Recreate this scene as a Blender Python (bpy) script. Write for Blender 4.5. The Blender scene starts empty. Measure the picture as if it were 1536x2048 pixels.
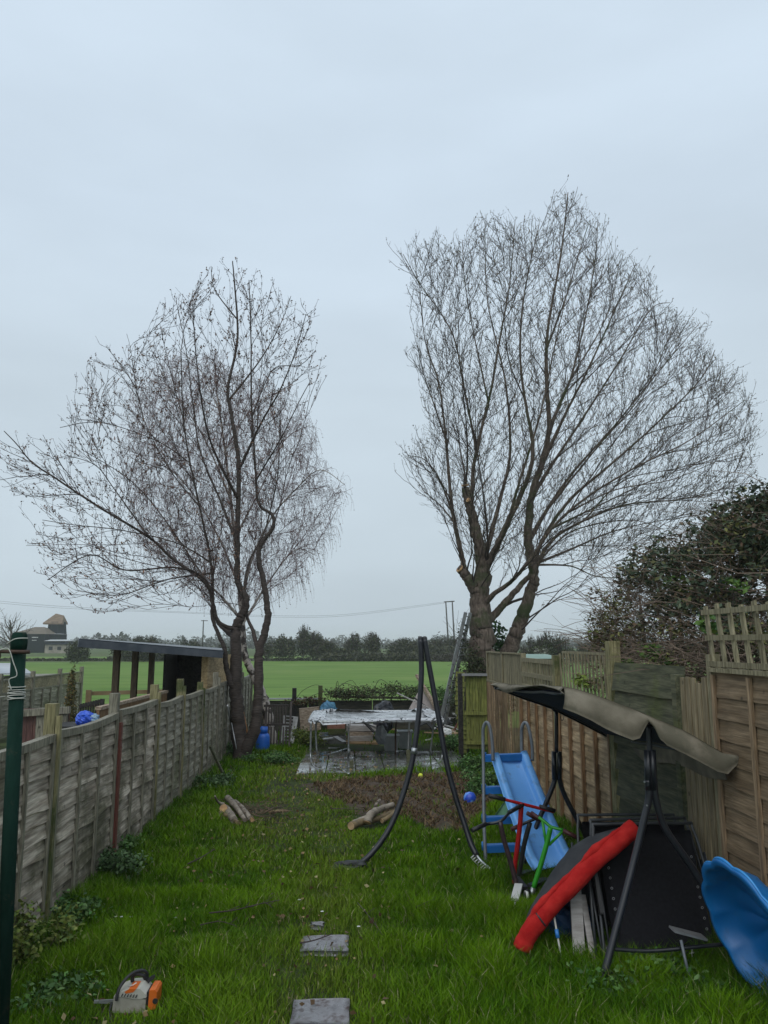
import bpy, math, random
import numpy as np
from mathutils import Vector, Matrix
rnd = random.Random(7)
V = Vector
sc = bpy.context.scene
col = sc.collection
R = math.radians
# ------------------------------------------------------------------ camera
H = 2.6
PITCH, YAW = R(9.63), R(2.68)
cam = bpy.data.cameras.new('camera')
cam.sensor_fit = 'VERTICAL'; cam.sensor_height = 34.6; cam.lens = 26.0
cam.clip_start = 0.05; cam.clip_end = 6000
camo = bpy.data.objects.new('camera', cam); col.objects.link(camo)
camo.location = (0, 0, H); camo.rotation_euler = (R(90) + PITCH, 0, -YAW)
sc.camera = camo
# ------------------------------------------------------------------ sky
SUN_EL, SUN_AZ = R(55), R(200)
w = bpy.data.worlds.new('World'); sc.world = w; w.use_nodes = True
nt = w.node_tree; N = nt.nodes; L = nt.links; N.clear()
wo = N.new('ShaderNodeOutputWorld'); bg = N.new('ShaderNodeBackground'); bg2 = N.new('ShaderNodeBackground')
sky = N.new('ShaderNodeTexSky'); sky.sky_type = 'NISHITA'; sky.sun_disc = False
sky.sun_elevation = SUN_EL; sky.sun_rotation = SUN_AZ; sky.air_density = 1.0; sky.dust_density = 4.0
L.new(sky.outputs[0], bg.inputs[0]); bg.inputs[1].default_value = 0.05
tc = N.new('ShaderNodeTexCoord'); sx = N.new('ShaderNodeSeparateXYZ'); L.new(tc.outputs['Generated'], sx.inputs[0])
cr = N.new('ShaderNodeValToRGB'); L.new(sx.outputs[2], cr.inputs[0])
cr.color_ramp.elements[0].position = 0.0; cr.color_ramp.elements[0].color = (.56, .655, .73, 1)
cr.color_ramp.elements[1].position = 1.0; cr.color_ramp.elements[1].color = (.66, .78, .90, 1)
for p, c in ((.10, (.61, .715, .795, 1)), (.3, (.64, .75, .84, 1)), (.5, (.66, .78, .90, 1))):
    e = cr.color_ramp.elements.new(p); e.color = c
mp = N.new('ShaderNodeMapping'); mp.inputs['Scale'].default_value = (1.6, 1.6, 5.0); L.new(tc.outputs['Generated'], mp.inputs[0])
nz = N.new('ShaderNodeTexNoise'); nz.inputs['Scale'].default_value = 1.3; nz.inputs['Detail'].default_value = 4; L.new(mp.outputs[0], nz.inputs[0])
mr = N.new('ShaderNodeMapRange'); mr.inputs[1].default_value = .3; mr.inputs[2].default_value = .7; mr.inputs[3].default_value = .925; mr.inputs[4].default_value = 1.06
L.new(nz.outputs[0], mr.inputs[0])
mx = N.new('ShaderNodeVectorMath'); mx.operation = 'SCALE'; L.new(cr.outputs[0], mx.inputs[0]); L.new(mr.outputs[0], mx.inputs['Scale'])
L.new(mx.outputs[0], bg2.inputs[0]); bg2.inputs[1].default_value = 1.0
ms = N.new('ShaderNodeMixShader'); ms.inputs[0].default_value = .93
L.new(bg.outputs[0], ms.inputs[1]); L.new(bg2.outputs[0], ms.inputs[2]); L.new(ms.outputs[0], wo.inputs[0])
sun = bpy.data.lights.new('sun', 'SUN'); sun.energy = 1.2; sun.angle = R(60); sun.color = (1, .97, .92)
so = bpy.data.objects.new('sun', sun); col.objects.link(so); so.rotation_euler = (R(90) - SUN_EL, 0, R(180) - SUN_AZ)
so.location = (0, 0, 30)
sc.view_settings.view_transform = 'Standard'; sc.view_settings.look = 'None'; sc.view_settings.exposure = 0.0; sc.view_settings.gamma = 1
sc.cycles.use_denoising = True
sc.cycles.max_bounces = 6; sc.cycles.volume_bounces = 2; sc.cycles.transparent_max_bounces = 8
# ------------------------------------------------------------------ photo measuring helpers (pixel -> metre)
FP = 1539.0
_sp, _cp, _sa, _ca = math.sin(PITCH), math.cos(PITCH), math.sin(YAW), math.cos(YAW)
FWD = V((_sa * _cp, _ca * _cp, _sp)); RT = V((_ca, -_sa, 0)); UP = V((-_sa * _sp, -_ca * _sp, _cp))
def ray(x, y): return FWD + RT * ((x - 768) / FP) - UP * ((y - 1024) / FP)
def G(x, y, z=0.0):
    d = ray(x, y); return V((0, 0, H)) + d * ((z - H) / d.z)
def D(x, y, Y):
    d = ray(x, y); return V((0, 0, H)) + d * (Y / d.y)
# ------------------------------------------------------------------ materials
MATS = {}
def mat(name, c1, c2=None, rough=.7, scale=4.0, stretch=(1, 1, 1), bump=0.0, bscale=None, island=0.0, spec=.5, metal=0.0,
        c3=None, s3=1.2, t3=(.5, .62), detail=6, attr=None, hi=(.35, .65), rr=None, ior=None):
    if name in MATS: return MATS[name]
    m = bpy.data.materials.new(name); m.use_nodes = True; t = m.node_tree; n = t.nodes; l = t.links
    b = n['Principled BSDF']; b.inputs['Roughness'].default_value = rough; b.inputs['Metallic'].default_value = metal
    b.inputs['Specular IOR Level'].default_value = spec
    c2 = c2 or c1
    if ior: b.inputs['IOR'].default_value = ior
    tcn = n.new('ShaderNodeTexCoord'); mpn = n.new('ShaderNodeMapping'); mpn.inputs['Scale'].default_value = stretch
    l.new(tcn.outputs['Object'], mpn.inputs[0])
    no = n.new('ShaderNodeTexNoise'); no.inputs['Scale'].default_value = scale; no.inputs['Detail'].default_value = detail
    l.new(mpn.outputs[0], no.inputs[0])
    r = n.new('ShaderNodeMapRange'); r.inputs[1].default_value = hi[0]; r.inputs[2].default_value = hi[1]; l.new(no.outputs[0], r.inputs[0])
    mixc = n.new('ShaderNodeMix'); mixc.data_type = 'RGBA'; mixc.inputs[6].default_value = (*c1, 1); mixc.inputs[7].default_value = (*c2, 1)
    l.new(r.outputs[0], mixc.inputs[0]); out = mixc.outputs[2]
    if c3:
        n3 = n.new('ShaderNodeTexNoise'); n3.inputs['Scale'].default_value = s3; n3.inputs['Detail'].default_value = 7; n3.inputs['Roughness'].default_value = .65
        l.new(tcn.outputs['Object'], n3.inputs[0])
        r3 = n.new('ShaderNodeMapRange'); r3.inputs[1].default_value = t3[0]; r3.inputs[2].default_value = t3[1]; l.new(n3.outputs[0], r3.inputs[0])
        m3 = n.new('ShaderNodeMix'); m3.data_type = 'RGBA'; l.new(r3.outputs[0], m3.inputs[0]); l.new(out, m3.inputs[6]); m3.inputs[7].default_value = (*c3, 1)
        out = m3.outputs[2]
    if 'wood' in name:
        mg = n.new('ShaderNodeMapping'); mg.inputs['Scale'].default_value = tuple(3.0 if q <= 1 else 70.0 for q in stretch); l.new(tcn.outputs['Object'], mg.inputs[0])
        ng = n.new('ShaderNodeTexNoise'); ng.inputs['Scale'].default_value = 1.0; ng.inputs['Detail'].default_value = 4; l.new(mg.outputs[0], ng.inputs[0])
        rg = n.new('ShaderNodeMapRange'); rg.inputs[1].default_value = .3; rg.inputs[2].default_value = .7; rg.inputs[3].default_value = .62; rg.inputs[4].default_value = 1.28; l.new(ng.outputs[0], rg.inputs[0])
        kn = n.new('ShaderNodeTexVoronoi'); kn.inputs['Scale'].default_value = 3.3; l.new(tcn.outputs['Object'], kn.inputs[0])
        rk = n.new('ShaderNodeMapRange'); rk.inputs[1].default_value = .045; rk.inputs[2].default_value = .09; rk.inputs[3].default_value = .45; rk.inputs[4].default_value = 1.0; l.new(kn.outputs[0], rk.inputs[0])
        mm_ = n.new('ShaderNodeMath'); mm_.operation = 'MULTIPLY'; l.new(rg.outputs[0], mm_.inputs[0]); l.new(rk.outputs[0], mm_.inputs[1])
        vg = n.new('ShaderNodeVectorMath'); vg.operation = 'SCALE'; l.new(out, vg.inputs[0]); l.new(mm_.outputs[0], vg.inputs['Scale']); out = vg.outputs[0]
    if attr:
        a = n.new('ShaderNodeAttribute'); a.attribute_name = attr
        m4 = n.new('ShaderNodeMix'); m4.data_type = 'RGBA'; m4.blend_type = 'MULTIPLY'; m4.inputs[0].default_value = 1
        l.new(out, m4.inputs[6]); l.new(a.outputs['Color'], m4.inputs[7]); out = m4.outputs[2]
    if island:
        g = n.new('ShaderNodeNewGeometry'); ri = n.new('ShaderNodeMapRange'); ri.inputs[3].default_value = 1 - island; ri.inputs[4].default_value = 1 + island
        l.new(g.outputs['Random Per Island'], ri.inputs[0])
        vm = n.new('ShaderNodeVectorMath'); vm.operation = 'SCALE'; l.new(out, vm.inputs[0]); l.new(ri.outputs[0], vm.inputs['Scale']); out = vm.outputs[0]
    l.new(out, b.inputs['Base Color'])
    if rr:
        q = n.new('ShaderNodeMapRange'); q.inputs[1].default_value = .4; q.inputs[2].default_value = .6; q.inputs[3].default_value = rr[0]; q.inputs[4].default_value = rr[1]
        n5 = n.new('ShaderNodeTexNoise'); n5.inputs['Scale'].default_value = rr[2]; n5.inputs['Detail'].default_value = 6; l.new(tcn.outputs['Object'], n5.inputs[0])
        l.new(n5.outputs[0], q.inputs[0]); l.new(q.outputs[0], b.inputs['Roughness'])
    if bump:
        bn = n.new('ShaderNodeTexNoise'); bn.inputs['Scale'].default_value = bscale or scale * 3; bn.inputs['Detail'].default_value = 5
        l.new(mpn.outputs[0], bn.inputs[0]); bp = n.new('ShaderNodeBump'); bp.inputs['Strength'].default_value = bump; bp.inputs['Distance'].default_value = .02
        l.new(bn.outputs[0], bp.inputs['Height']); l.new(bp.outputs[0], b.inputs['Normal'])
    MATS[name] = m
    return m
# boards lying along Y (side fences)
W_GREY = mat('weathered_grey_wood', (.24, .195, .148), (.54, .475, .385), .7, 2.5, (3, .8, 7), .3, 6, .28, .25, c3=(.12, .11, .07), s3=1.1, t3=(.47, .6))
W_POSTG = mat('grey_post_wood', (.13, .12, .09), (.27, .25, .19), .55, 9, (6, 6, .8), .5, 9, .15, .25)
W_POSTY = mat('treated_post_wood', (.16, .145, .07), (.30, .265, .14), .7, 8, (7, 7, .8), .5, 9, .15, .25, c3=(.07, .085, .03), s3=1.5)
W_BROWN = mat('brown_lap_wood', (.29, .20, .115), (.47, .35, .215), .7, 3, (4, .9, 7), .3, 8, .24, .3, c3=(.26, .185, .10), s3=1.3)
W_BATT = mat('brown_batten_wood', (.15, .085, .042), (.25, .155, .08), .7, 8, (7, 7, .8), .4, 9, .2, .3)
W_CLOSE = mat('brown_close_wood', (.17, .115, .068), (.34, .24, .145), .7, 6, (6, 6, .7), .4, 9, .28, .3)
W_MOSS = mat('mossy_yellow_wood', (.12, .13, .035), (.22, .23, .06), .75, 6, (6, 6, .7), .4, 9, .2, .25, c3=(.07, .10, .02))
W_OLD = mat('old_green_wood', (.05, .055, .03), (.115, .115, .068), .7, 3, (4, .8, 6), .2, 9, .28, .25, c3=(.085, .10, .03), s3=1.2)
W_TOP = mat('greenish_slat_wood', (.16, .14, .08), (.29, .255, .165), .75, 8, (6, 6, .8), .4, 9, .25, .25)
W_NEW = mat('orange_brown_lap_wood', (.15, .102, .057), (.25, .18, .11), .7, 3, (4, .8, 6), .3, 9, .12, .3, c3=(.13, .095, .055), s3=1.1)
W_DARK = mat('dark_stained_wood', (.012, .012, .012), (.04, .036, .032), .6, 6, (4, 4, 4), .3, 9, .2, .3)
W_SHED = mat('straw_shed_wood', (.34, .23, .11), (.52, .38, .20), .7, 4, (3, 1, 6), .3, 8, .2, .3)
W_JUNK = mat('scrap_timber', (.18, .13, .09), (.42, .34, .26), .7, 6, (2, 5, 5), .3, 9, .35, .3)
W_REDD = mat('red_brown_paint', (.16, .045, .03), (.11, .03, .022), .55, 6, (5, 5, 1), .2, 9)
W_MAROON = mat('maroon_slat_wood', (.09, .035, .03), (.15, .07, .055), .6, 6, (5, 5, 1), .2, 9, .2)
M_BLACK = mat('black_tube_paint', (.010, .012, .016), (.018, .02, .026), .32, 6, bump=.05)
M_FOAM = mat('black_foam_sleeve', (.008, .009, .013), (.02, .022, .028), .38, 5, (1, 1, 1), .15, 30)
M_GREYT = mat('grey_tube_paint', (.10, .115, .13), (.16, .18, .20), .35, 8)
M_STEEL = mat('galvanised_steel', (.28, .30, .30), (.45, .47, .48), .35, 10, metal=.75, c3=(.10, .07, .05), s3=4, t3=(.56, .66))
M_RUST = mat('rusty_steel', (.05, .03, .022), (.10, .06, .04), .6, 12, metal=.3)
M_ALU = mat('dull_aluminium', (.30, .31, .32), (.42, .43, .44), .4, 10, metal=.6)
M_BLUE = mat('blue_slide_plastic', (.16, .44, .92), (.19, .48, .94), .35, 3, c3=(.12, .26, .50), s3=7, t3=(.56, .72), spec=.5)
M_BLUED = mat('blue_step_plastic', (.02, .16, .48), (.03, .2, .55), .35, 3)
M_SHELL = mat('blue_shell_plastic', (.006, .13, .38), (.009, .165, .45), .35, 2.5, c3=(.02, .11, .28), s3=5, t3=(.55, .7))
M_RED = mat('red_padding', (.36, .010, .010), (.48, .025, .020), .85, 9, bump=.7, bscale=14, spec=.15)
M_REDT = mat('red_scooter_paint', (.45, .012, .015), (.38, .01, .012), .3, 5)
M_GRNT = mat('green_scooter_paint', (.035, .30, .02), (.04, .36, .03), .3, 5)
M_RUB = mat('black_rubber', (.012, .012, .013), (.022, .022, .024), .55, 20, bump=.2)
M_MAR = mat('maroon_rubber', (.05, .012, .014), (.08, .02, .02), .5, 20)
M_TAN = mat('tan_canopy_fabric', (.125, .11, .08), (.21, .185, .14), .8, 5, bump=.35, bscale=9, spec=.15, c3=(.12, .11, .08), s3=3.2)
M_LINE = mat('dark_canopy_lining', (.018, .022, .034), (.03, .035, .05), .8, 30, (1, 6, 1), .3, 40, spec=.2)
M_BFAB = mat('black_cover_fabric', (.03, .032, .036), (.055, .057, .062), .85, 6, bump=.3, bscale=9, spec=.2)
M_MESH = mat('black_sling_fabric', (.004, .004, .006), (.009, .009, .012), .75, 40, spec=.2)
M_WHITE = mat('white_plastic', (.62, .62, .60), (.70, .70, .68), .45, 6)
M_CREAM = mat('dirty_cream_plastic', (.30, .285, .23), (.42, .40, .34), .5, 7, c3=(.22, .19, .14), s3=8, t3=(.52, .7))
M_ORNG = mat('orange_plastic', (.60, .12, .01), (.68, .16, .02), .45, 7, c3=(.30, .09, .02), s3=14, t3=(.55, .7))
M_GPOST = mat('dark_green_paint', (.005, .023, .016), (.008, .030, .022), .85, 9, (3, 3, 1), .25, 18, spec=.12, c3=(.05, .05, .035), s3=5, t3=(.6, .75))
M_ROPE = mat('pale_rope', (.42, .42, .38), (.55, .55, .5), .8, 30)
M_BAGB = mat('blue_bag_plastic', (.02, .07, .50), (.04, .12, .6), .4, 6, bump=.4)
M_TARP = mat('pale_blue_tarpaulin', (.12, .24, .40), (.30, .42, .52), .5, 9, bump=.6)
M_GAS = mat('blue_gas_paint', (.012, .11, .50), (.02, .14, .55), .35, 6)
M_GREYP = mat('grey_tub_plastic', (.38, .40, .40), (.48, .50, .49), .5, 6)
M_BALL = mat('blue_ball_vinyl', (.015, .07, .50), (.12, .30, .75), .3, 9, hi=(.5, .56))
M_YEL = mat('yellow_felt', (.65, .75, .05), (.72, .8, .1), .8, 30)
M_ROOF = mat('dark_roofing_felt', (.045, .055, .07), (.08, .09, .105), .35, 5, bump=.2)
M_TARRED = mat('black_weatherboard', (.006, .010, .015), (.014, .020, .028), .95, 2, (1, 1, 6), island=.1, spec=.05)
M_TILE = mat('brown_clay_tile', (.10, .08, .055), (.15, .12, .085), .8, 1.2, (1, 1, 2))
M_SHING = mat('cedar_cap_boards', (.15, .105, .07), (.21, .15, .10), .8, .9, (1, 1, 3))
M_STONE = mat('pale_rubble_stone', (.22, .20, .16), (.36, .33, .27), .9, 1.2)
M_WIN = mat('dark_window_glass', (.02, .025, .03), None, .15)
M_POLE = mat('dark_pole_wood', (.04, .038, .035), (.07, .065, .06), .8, 3)
M_BARKR = mat('grey_brown_bark', (.075, .058, .045), (.17, .135, .11), .9, 5, (4, 4, 1.2), .8, 7, c3=(.06, .075, .035), s3=1.0, t3=(.52, .62), spec=.2)
M_BARKC = mat('banded_cherry_bark', (.030, .024, .021), (.085, .066, .055), .75, 9, (1, 1, 9), .7, 3, spec=.3)
M_TWIG = mat('dark_twig_bark', (.050, .036, .035), (.085, .064, .062), .8, 2, spec=.2)
M_TWIGR = mat('brown_grey_twig_bark', (.045, .036, .031), (.09, .072, .062), .8, 2, spec=.2)
M_TWIGB = mat('mauve_birch_twig', (.17, .11, .11), (.25, .175, .175), .8, 2, spec=.2)
M_BIRCH = mat('white_birch_bark', (.50, .45, .40), (.38, .33, .29), .8, 4, (1, 1, 3), .3, 6, c3=(.045, .035, .03), s3=3.5, t3=(.5, .56))
M_BUD = mat('red_brown_bud', (.13, .075, .055), (.20, .13, .08), .7, 2, island=.35)
M_BUDR = mat('olive_brown_bud', (.10, .085, .045), (.17, .14, .09), .7, 2, island=.35)
M_CUT = mat('fresh_cut_wood', (.48, .27, .13), (.62, .40, .20), .8, 9)
M_CUTP = mat('pale_cut_wood', (.36, .24, .12), (.46, .32, .18), .8, 9)
M_GRASS = mat('wet_grass_blades', (1, 1, 1), None, .6, 1, attr='tint', spec=.07)
M_LEAF = mat('leaf_tinted', (1, 1, 1), None, .55, 1, attr='tint', spec=.2)
M_LAWN = mat('lawn_soil', (.024, .030, .011), (.040, .065, .012), .9, 3, bump=.5, c3=(.04, .03, .018), s3=2.2, t3=(.52, .66), spec=.2)
M_SOIL = mat('dug_soil', (.040, .027, .018), (.085, .060, .042), .8, 9, bump=.9, bscale=14, spec=.3, c3=(.045, .05, .02), s3=1.6, t3=(.55, .68))
M_FIELD = mat('field_turf', (.085, .155, .030), (.138, .225, .050), .9, .35, (.35, 2.2, 1), .1, 6, c3=(.15, .215, .055), s3=.05, spec=.1)
M_ROUGH = mat('rough_far_grass', (.06, .085, .03), (.095, .12, .05), .95, .12, (.4, 1.5, 1), spec=.1, c3=(.08, .15, .04), s3=.012)
M_SLAB = mat('wet_paving', (.08, .08, .077), (.17, .17, .16), .12, 5, bump=.015, bscale=2, spec=1.0, ior=1.9, c3=(.03, .035, .018), s3=2.5, t3=(.56, .62), rr=(.02, .20, 2.2))
M_STEP = mat('wet_stepping_stone', (.12, .115, .12), (.22, .215, .225), .3, 7, bump=.3, bscale=16, c3=(.07, .05, .045), s3=9, t3=(.54, .66), rr=(.15, .5, 8))
M_MAT = mat('wet_trampoline_mat', (.16, .165, .17), (.34, .35, .36), .14, 5, bump=.06, bscale=3, spec=1.0, ior=1.8, c3=(.02, .02, .018), s3=6, t3=(.55, .6), rr=(.05, .4, 3))
M_PADB = mat('torn_silver_pad', (.40, .42, .44), (.55, .57, .6), .25, 7, bump=.6, bscale=6, c3=(.02, .02, .022), s3=11, t3=(.54, .58))
# ------------------------------------------------------------------ mesh builder
BASE = {}
class MB:
    def __init__(s): s.v = []; s.f = []; s.sm = []
    def raw(s, vs, fs, smooth=False):
        o = len(s.v); s.v += [tuple(v) for v in vs]; s.f += [tuple(i + o for i in f) for f in fs]; s.sm += [smooth] * len(fs); return s
    def hexa(s, b, t):
        return s.raw(list(b) + list(t), [(3, 2, 1, 0), (4, 5, 6, 7), (0, 1, 5, 4), (1, 2, 6, 5), (2, 3, 7, 6), (3, 0, 4, 7)])
    def box(s, c, size, rz=0, rx=0, ry=0):
        m = Matrix.Rotation(rz, 3, 'Z') @ Matrix.Rotation(ry, 3, 'Y') @ Matrix.Rotation(rx, 3, 'X'); c = V(c); h = V(size) / 2
        P = lambda x, y, z: c + m @ V((x * h.x, y * h.y, z * h.z))
        return s.hexa([P(-1, -1, -1), P(1, -1, -1), P(1, 1, -1), P(-1, 1, -1)], [P(-1, -1, 1), P(1, -1, 1), P(1, 1, 1), P(-1, 1, 1)])
    def beam(s, a, b, wd, th, n=None, taper=1.0):
        a, b = V(a), V(b); d = (b - a).normalized(); n = V(n) if n else (V((0, 0, 1)) if abs(d.z) < .9 else V((0, 1, 0)))
        x = d.cross(n).normalized(); y = x.cross(d).normalized(); x = x * (wd / 2); y = y * (th / 2)
        return s.hexa([a - x - y, a + x - y, a + x + y, a - x + y], [b - x * taper - y * taper, b + x * taper - y * taper, b + x * taper + y * taper, b - x * taper + y * taper])
    def tube(s, pts, r, k=8, cap=True, closed=False, smooth=True):
        pts = [V(p) for p in pts]; n = len(pts)
        if not hasattr(r, '__len__'): r = [r] * n
        d = (pts[1] - pts[0]).normalized(); u = d.orthogonal().normalized(); vs = []
        for i, p in enumerate(pts):
            if closed: t = pts[(i + 1) % n] - pts[i - 1]
            else: t = pts[min(i + 1, n - 1)] - pts[max(i - 1, 0)]
            if t.length < 1e-9: t = d
            t.normalize(); u = (u - t * u.dot(t))
            if u.length < 1e-6: u = t.orthogonal()
            u.normalize(); q = t.cross(u)
            for j in range(k):
                a = 2 * math.pi * j / k; vs.append(p + (u * math.cos(a) + q * math.sin(a)) * r[i])
        fs = []
        for i in range(n if closed else n - 1):
            i2 = (i + 1) % n
            for j in range(k): j2 = (j + 1) % k; fs.append((i * k + j, i * k + j2, i2 * k + j2, i2 * k + j))
        o = len(s.f); s.raw(vs, fs, smooth)
        if cap and not closed:
            b0 = len(s.v) - len(vs); s.f.append(tuple(b0 + j for j in range(k))[::-1]); s.f.append(tuple(b0 + (n - 1) * k + j for j in range(k))); s.sm += [False, False]
        return s
    def lathe(s, prof, c, k=20, axis=None):
        c = V(c); q = (V(axis).to_track_quat('Z', 'Y').to_matrix() if axis else Matrix.Identity(3)); vs = []; m = len(prof)
        for (r, z) in prof:
            for j in range(k): a = 2 * math.pi * j / k; vs.append(c + q @ V((r * math.cos(a), r * math.sin(a), z)))
        fs = [(i * k + j, i * k + (j + 1) % k, (i + 1) * k + (j + 1) % k, (i + 1) * k + j) for i in range(m - 1) for j in range(k)]
        s.raw(vs, fs, True); b0 = len(s.v) - len(vs)
        s.f.append(tuple(b0 + j for j in range(k))[::-1]); s.f.append(tuple(b0 + (m - 1) * k + j for j in range(k))); s.sm += [False, False]; return s
    def grid(s, fn, nu, nv, thick=0, smooth=True):
        P = [[V(fn(i / nu, j / nv)) for j in range(nv + 1)] for i in range(nu + 1)]
        vs = [p for r in P for p in r]; f = [(i * (nv + 1) + j, (i + 1) * (nv + 1) + j, (i + 1) * (nv + 1) + j + 1, i * (nv + 1) + j + 1) for i in range(nu) for j in range(nv)]
        if thick:
            n0 = len(vs); m = nv + 1; nn = []
            for i in range(nu + 1):
                for j in range(nv + 1):
                    a = P[min(i + 1, nu)][j] - P[max(i - 1, 0)][j]; b = P[i][min(j + 1, nv)] - P[i][max(j - 1, 0)]
                    q = a.cross(b); q = q.normalized() if q.length > 1e-9 else V((0, 0, 1)); nn.append(P[i][j] - q * thick)
            vs += nn; f2 = [tuple(k + n0 for k in q)[::-1] for q in f]
            ed = []
            for i in range(nu): ed += [((i + 1) * m, i * m), (i * m + nv, (i + 1) * m + nv)]
            for j in range(nv): ed += [(j, j + 1), (nu * m + j + 1, nu * m + j)]
            f3 = [(b, a, a + n0, b + n0) for a, b in ed]
            return s.raw(vs, f + f2 + f3, smooth)
        return s.raw(vs, f, smooth)
    def build(s, name, m, parent=None, base=None, tints=None):
        me = bpy.data.meshes.new(name); off = V((0, 0, 0))
        if parent: off = BASE[parent.name]
        elif base is not None: off = V(base)
        a = np.array(s.v, dtype=np.float64).reshape(-1, 3) - np.array(off)
        fl = np.array([len(f) for f in s.f], dtype=np.int32); lo = np.concatenate(([0], np.cumsum(fl)[:-1])).astype(np.int32)
        vi = np.fromiter((i for f in s.f for i in f), dtype=np.int32)
        mesh_np(me, a, vi, lo, fl, np.array(s.sm, dtype=bool))
        if tints is not None: set_tint(me, tints)
        me.materials.append(m)
        o = bpy.data.objects.new(name, me); col.objects.link(o)
        if parent: o.parent = parent; BASE[o.name] = off
        else: o.location = off; BASE[o.name] = off
        return o
def mesh_np(me, verts, vi, lo, fl, sm=None):
    me.vertices.add(len(verts)); me.vertices.foreach_set('co', np.asarray(verts, dtype=np.float32).ravel())
    me.loops.add(len(vi)); me.loops.foreach_set('vertex_index', vi)
    me.polygons.add(len(fl)); me.polygons.foreach_set('loop_start', lo); me.polygons.foreach_set('loop_total', fl)
    if sm is not None: me.polygons.foreach_set('use_smooth', sm)
    me.update(calc_edges=True); me.validate()
def set_tint(me, c):
    at = me.color_attributes.new('tint', 'FLOAT_COLOR', 'POINT'); n = len(me.vertices)
    q = np.ones((n, 4), dtype=np.float32); q[:, :3] = c[:n]; at.data.foreach_set('color', q.ravel())
def quads_obj(name, P, T, m, parent=None, base=None):
    """P (n,4,3) quads, T (n,3) colours"""
    n = len(P); off = np.array(BASE[parent.name] if parent else (base or (0, 0, 0)))
    me = bpy.data.meshes.new(name); a = P.reshape(-1, 3) - off
    mesh_np(me, a, np.arange(n * 4, dtype=np.int32), np.arange(0, n * 4, 4, dtype=np.int32), np.full(n, 4, dtype=np.int32))
    set_tint(me, np.repeat(T, 4, axis=0)); me.materials.append(m)
    o = bpy.data.objects.new(name, me); col.objects.link(o)
    if parent: o.parent = parent; BASE[o.name] = V(off)
    else: o.location = off; BASE[o.name] = V(off)
    return o
def tag(o, label, cat, group=None, kind=None):
    o['label'] = label
    if cat: o['category'] = cat
    if group: o['group'] = group
    if kind: o['kind'] = kind
    return o
def thing(name, loc, label, cat, group=None):
    o = bpy.data.objects.new(name, None); col.objects.link(o); o.location = V(loc); o.empty_display_size = .2; BASE[o.name] = V(loc)
    return tag(o, label, cat, group)
def struct(name, mb, m):
    o = mb.build(name, m); o['kind'] = 'structure'; return o
def copy_part(o, parent):
    c = o.copy(); col.objects.link(c); c.parent = parent; BASE[c.name] = BASE[parent.name]; return c
def smooth_path(pts, n=6):
    pts = [V(p) for p in pts]; out = []
    for i in range(len(pts) - 1):
        p0 = pts[max(i - 1, 0)]; p1 = pts[i]; p2 = pts[i + 1]; p3 = pts[min(i + 2, len(pts) - 1)]
        for k in range(n):
            t = k / n; out.append(.5 * ((2 * p1) + (p2 - p0) * t + (2 * p0 - 5 * p1 + 4 * p2 - p3) * t * t + (3 * p1 - p0 - 3 * p2 + p3) * t ** 3))
    out.append(pts[-1]); return out
def lerp(a, b, t): return a + (b - a) * t
def inpoly(x, y, poly):
    x = np.asarray(x); y = np.asarray(y); r = np.zeros(x.shape, bool); j = len(poly) - 1
    for i in range(len(poly)):
        xi, yi = poly[i][:2]; xj, yj = poly[j][:2]
        c = ((yi > y) != (yj > y)) & (x < (xj - xi) * (y - yi) / (yj - yi + 1e-12) + xi); r ^= c; j = i
    return r
XL, XR = -2.75, 3.15
# ================================================================== GROUND
g = MB()
nx, ny = 40, 60
def gz(x, y):
    if y < 25: return .0
    return 0.0
g.raw([(-1500, -40, 0), (1500, -40, 0), (1500, 1900, 0), (-1500, 1900, 0)], [(0, 1, 2, 3)])
struct('ground', g, M_ROUGH)
f = MB(); pts = [(-120, 24.3), (150, 24.3), (150, 118), (60, 116), (20, 112), (2, 113), (-8, 112), (-25, 109), (-55, 104), (-120, 92)]
f.raw([(x, y, .004) for x, y in pts], [tuple(range(len(pts)))])
struct('field', f, M_FIELD)
s2 = MB().raw([(-400, 118.5, .006), (400, 130, .006), (400, 165, .006), (-10, 150, .006), (-400, 140, .006)], [(0, 1, 2, 3, 4)])
struct('far_field', s2, M_FIELD)
rs = np.random.RandomState(3)
def bumpy(x, y, s=1): return (math.sin(x * 2.1 * s + y * 1.3) + math.sin(x * 3.7 * s - y * 2.9 * s) * .6 + math.sin(y * 5.1 * s + x * 1.1) * .4)
lw = MB().grid(lambda u, v: (lerp(-9.5, 9, u), lerp(3, 24.2, v), .012 + .010 * bumpy(u * 12, v * 14)), 60, 80)
struct('garden_ground', lw, M_LAWN)
SOIL = [G(625, 1572), G(760, 1560), G(860, 1552), G(945, 1545), G(975, 1575), G(985, 1605), G(960, 1640), G(930, 1672), G(870, 1668), G(800, 1640), G(735, 1632), G(650, 1600)]
so_ = MB(); cx = sum(p.x for p in SOIL) / len(SOIL); cy = sum(p.y for p in SOIL) / len(SOIL)
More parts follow.
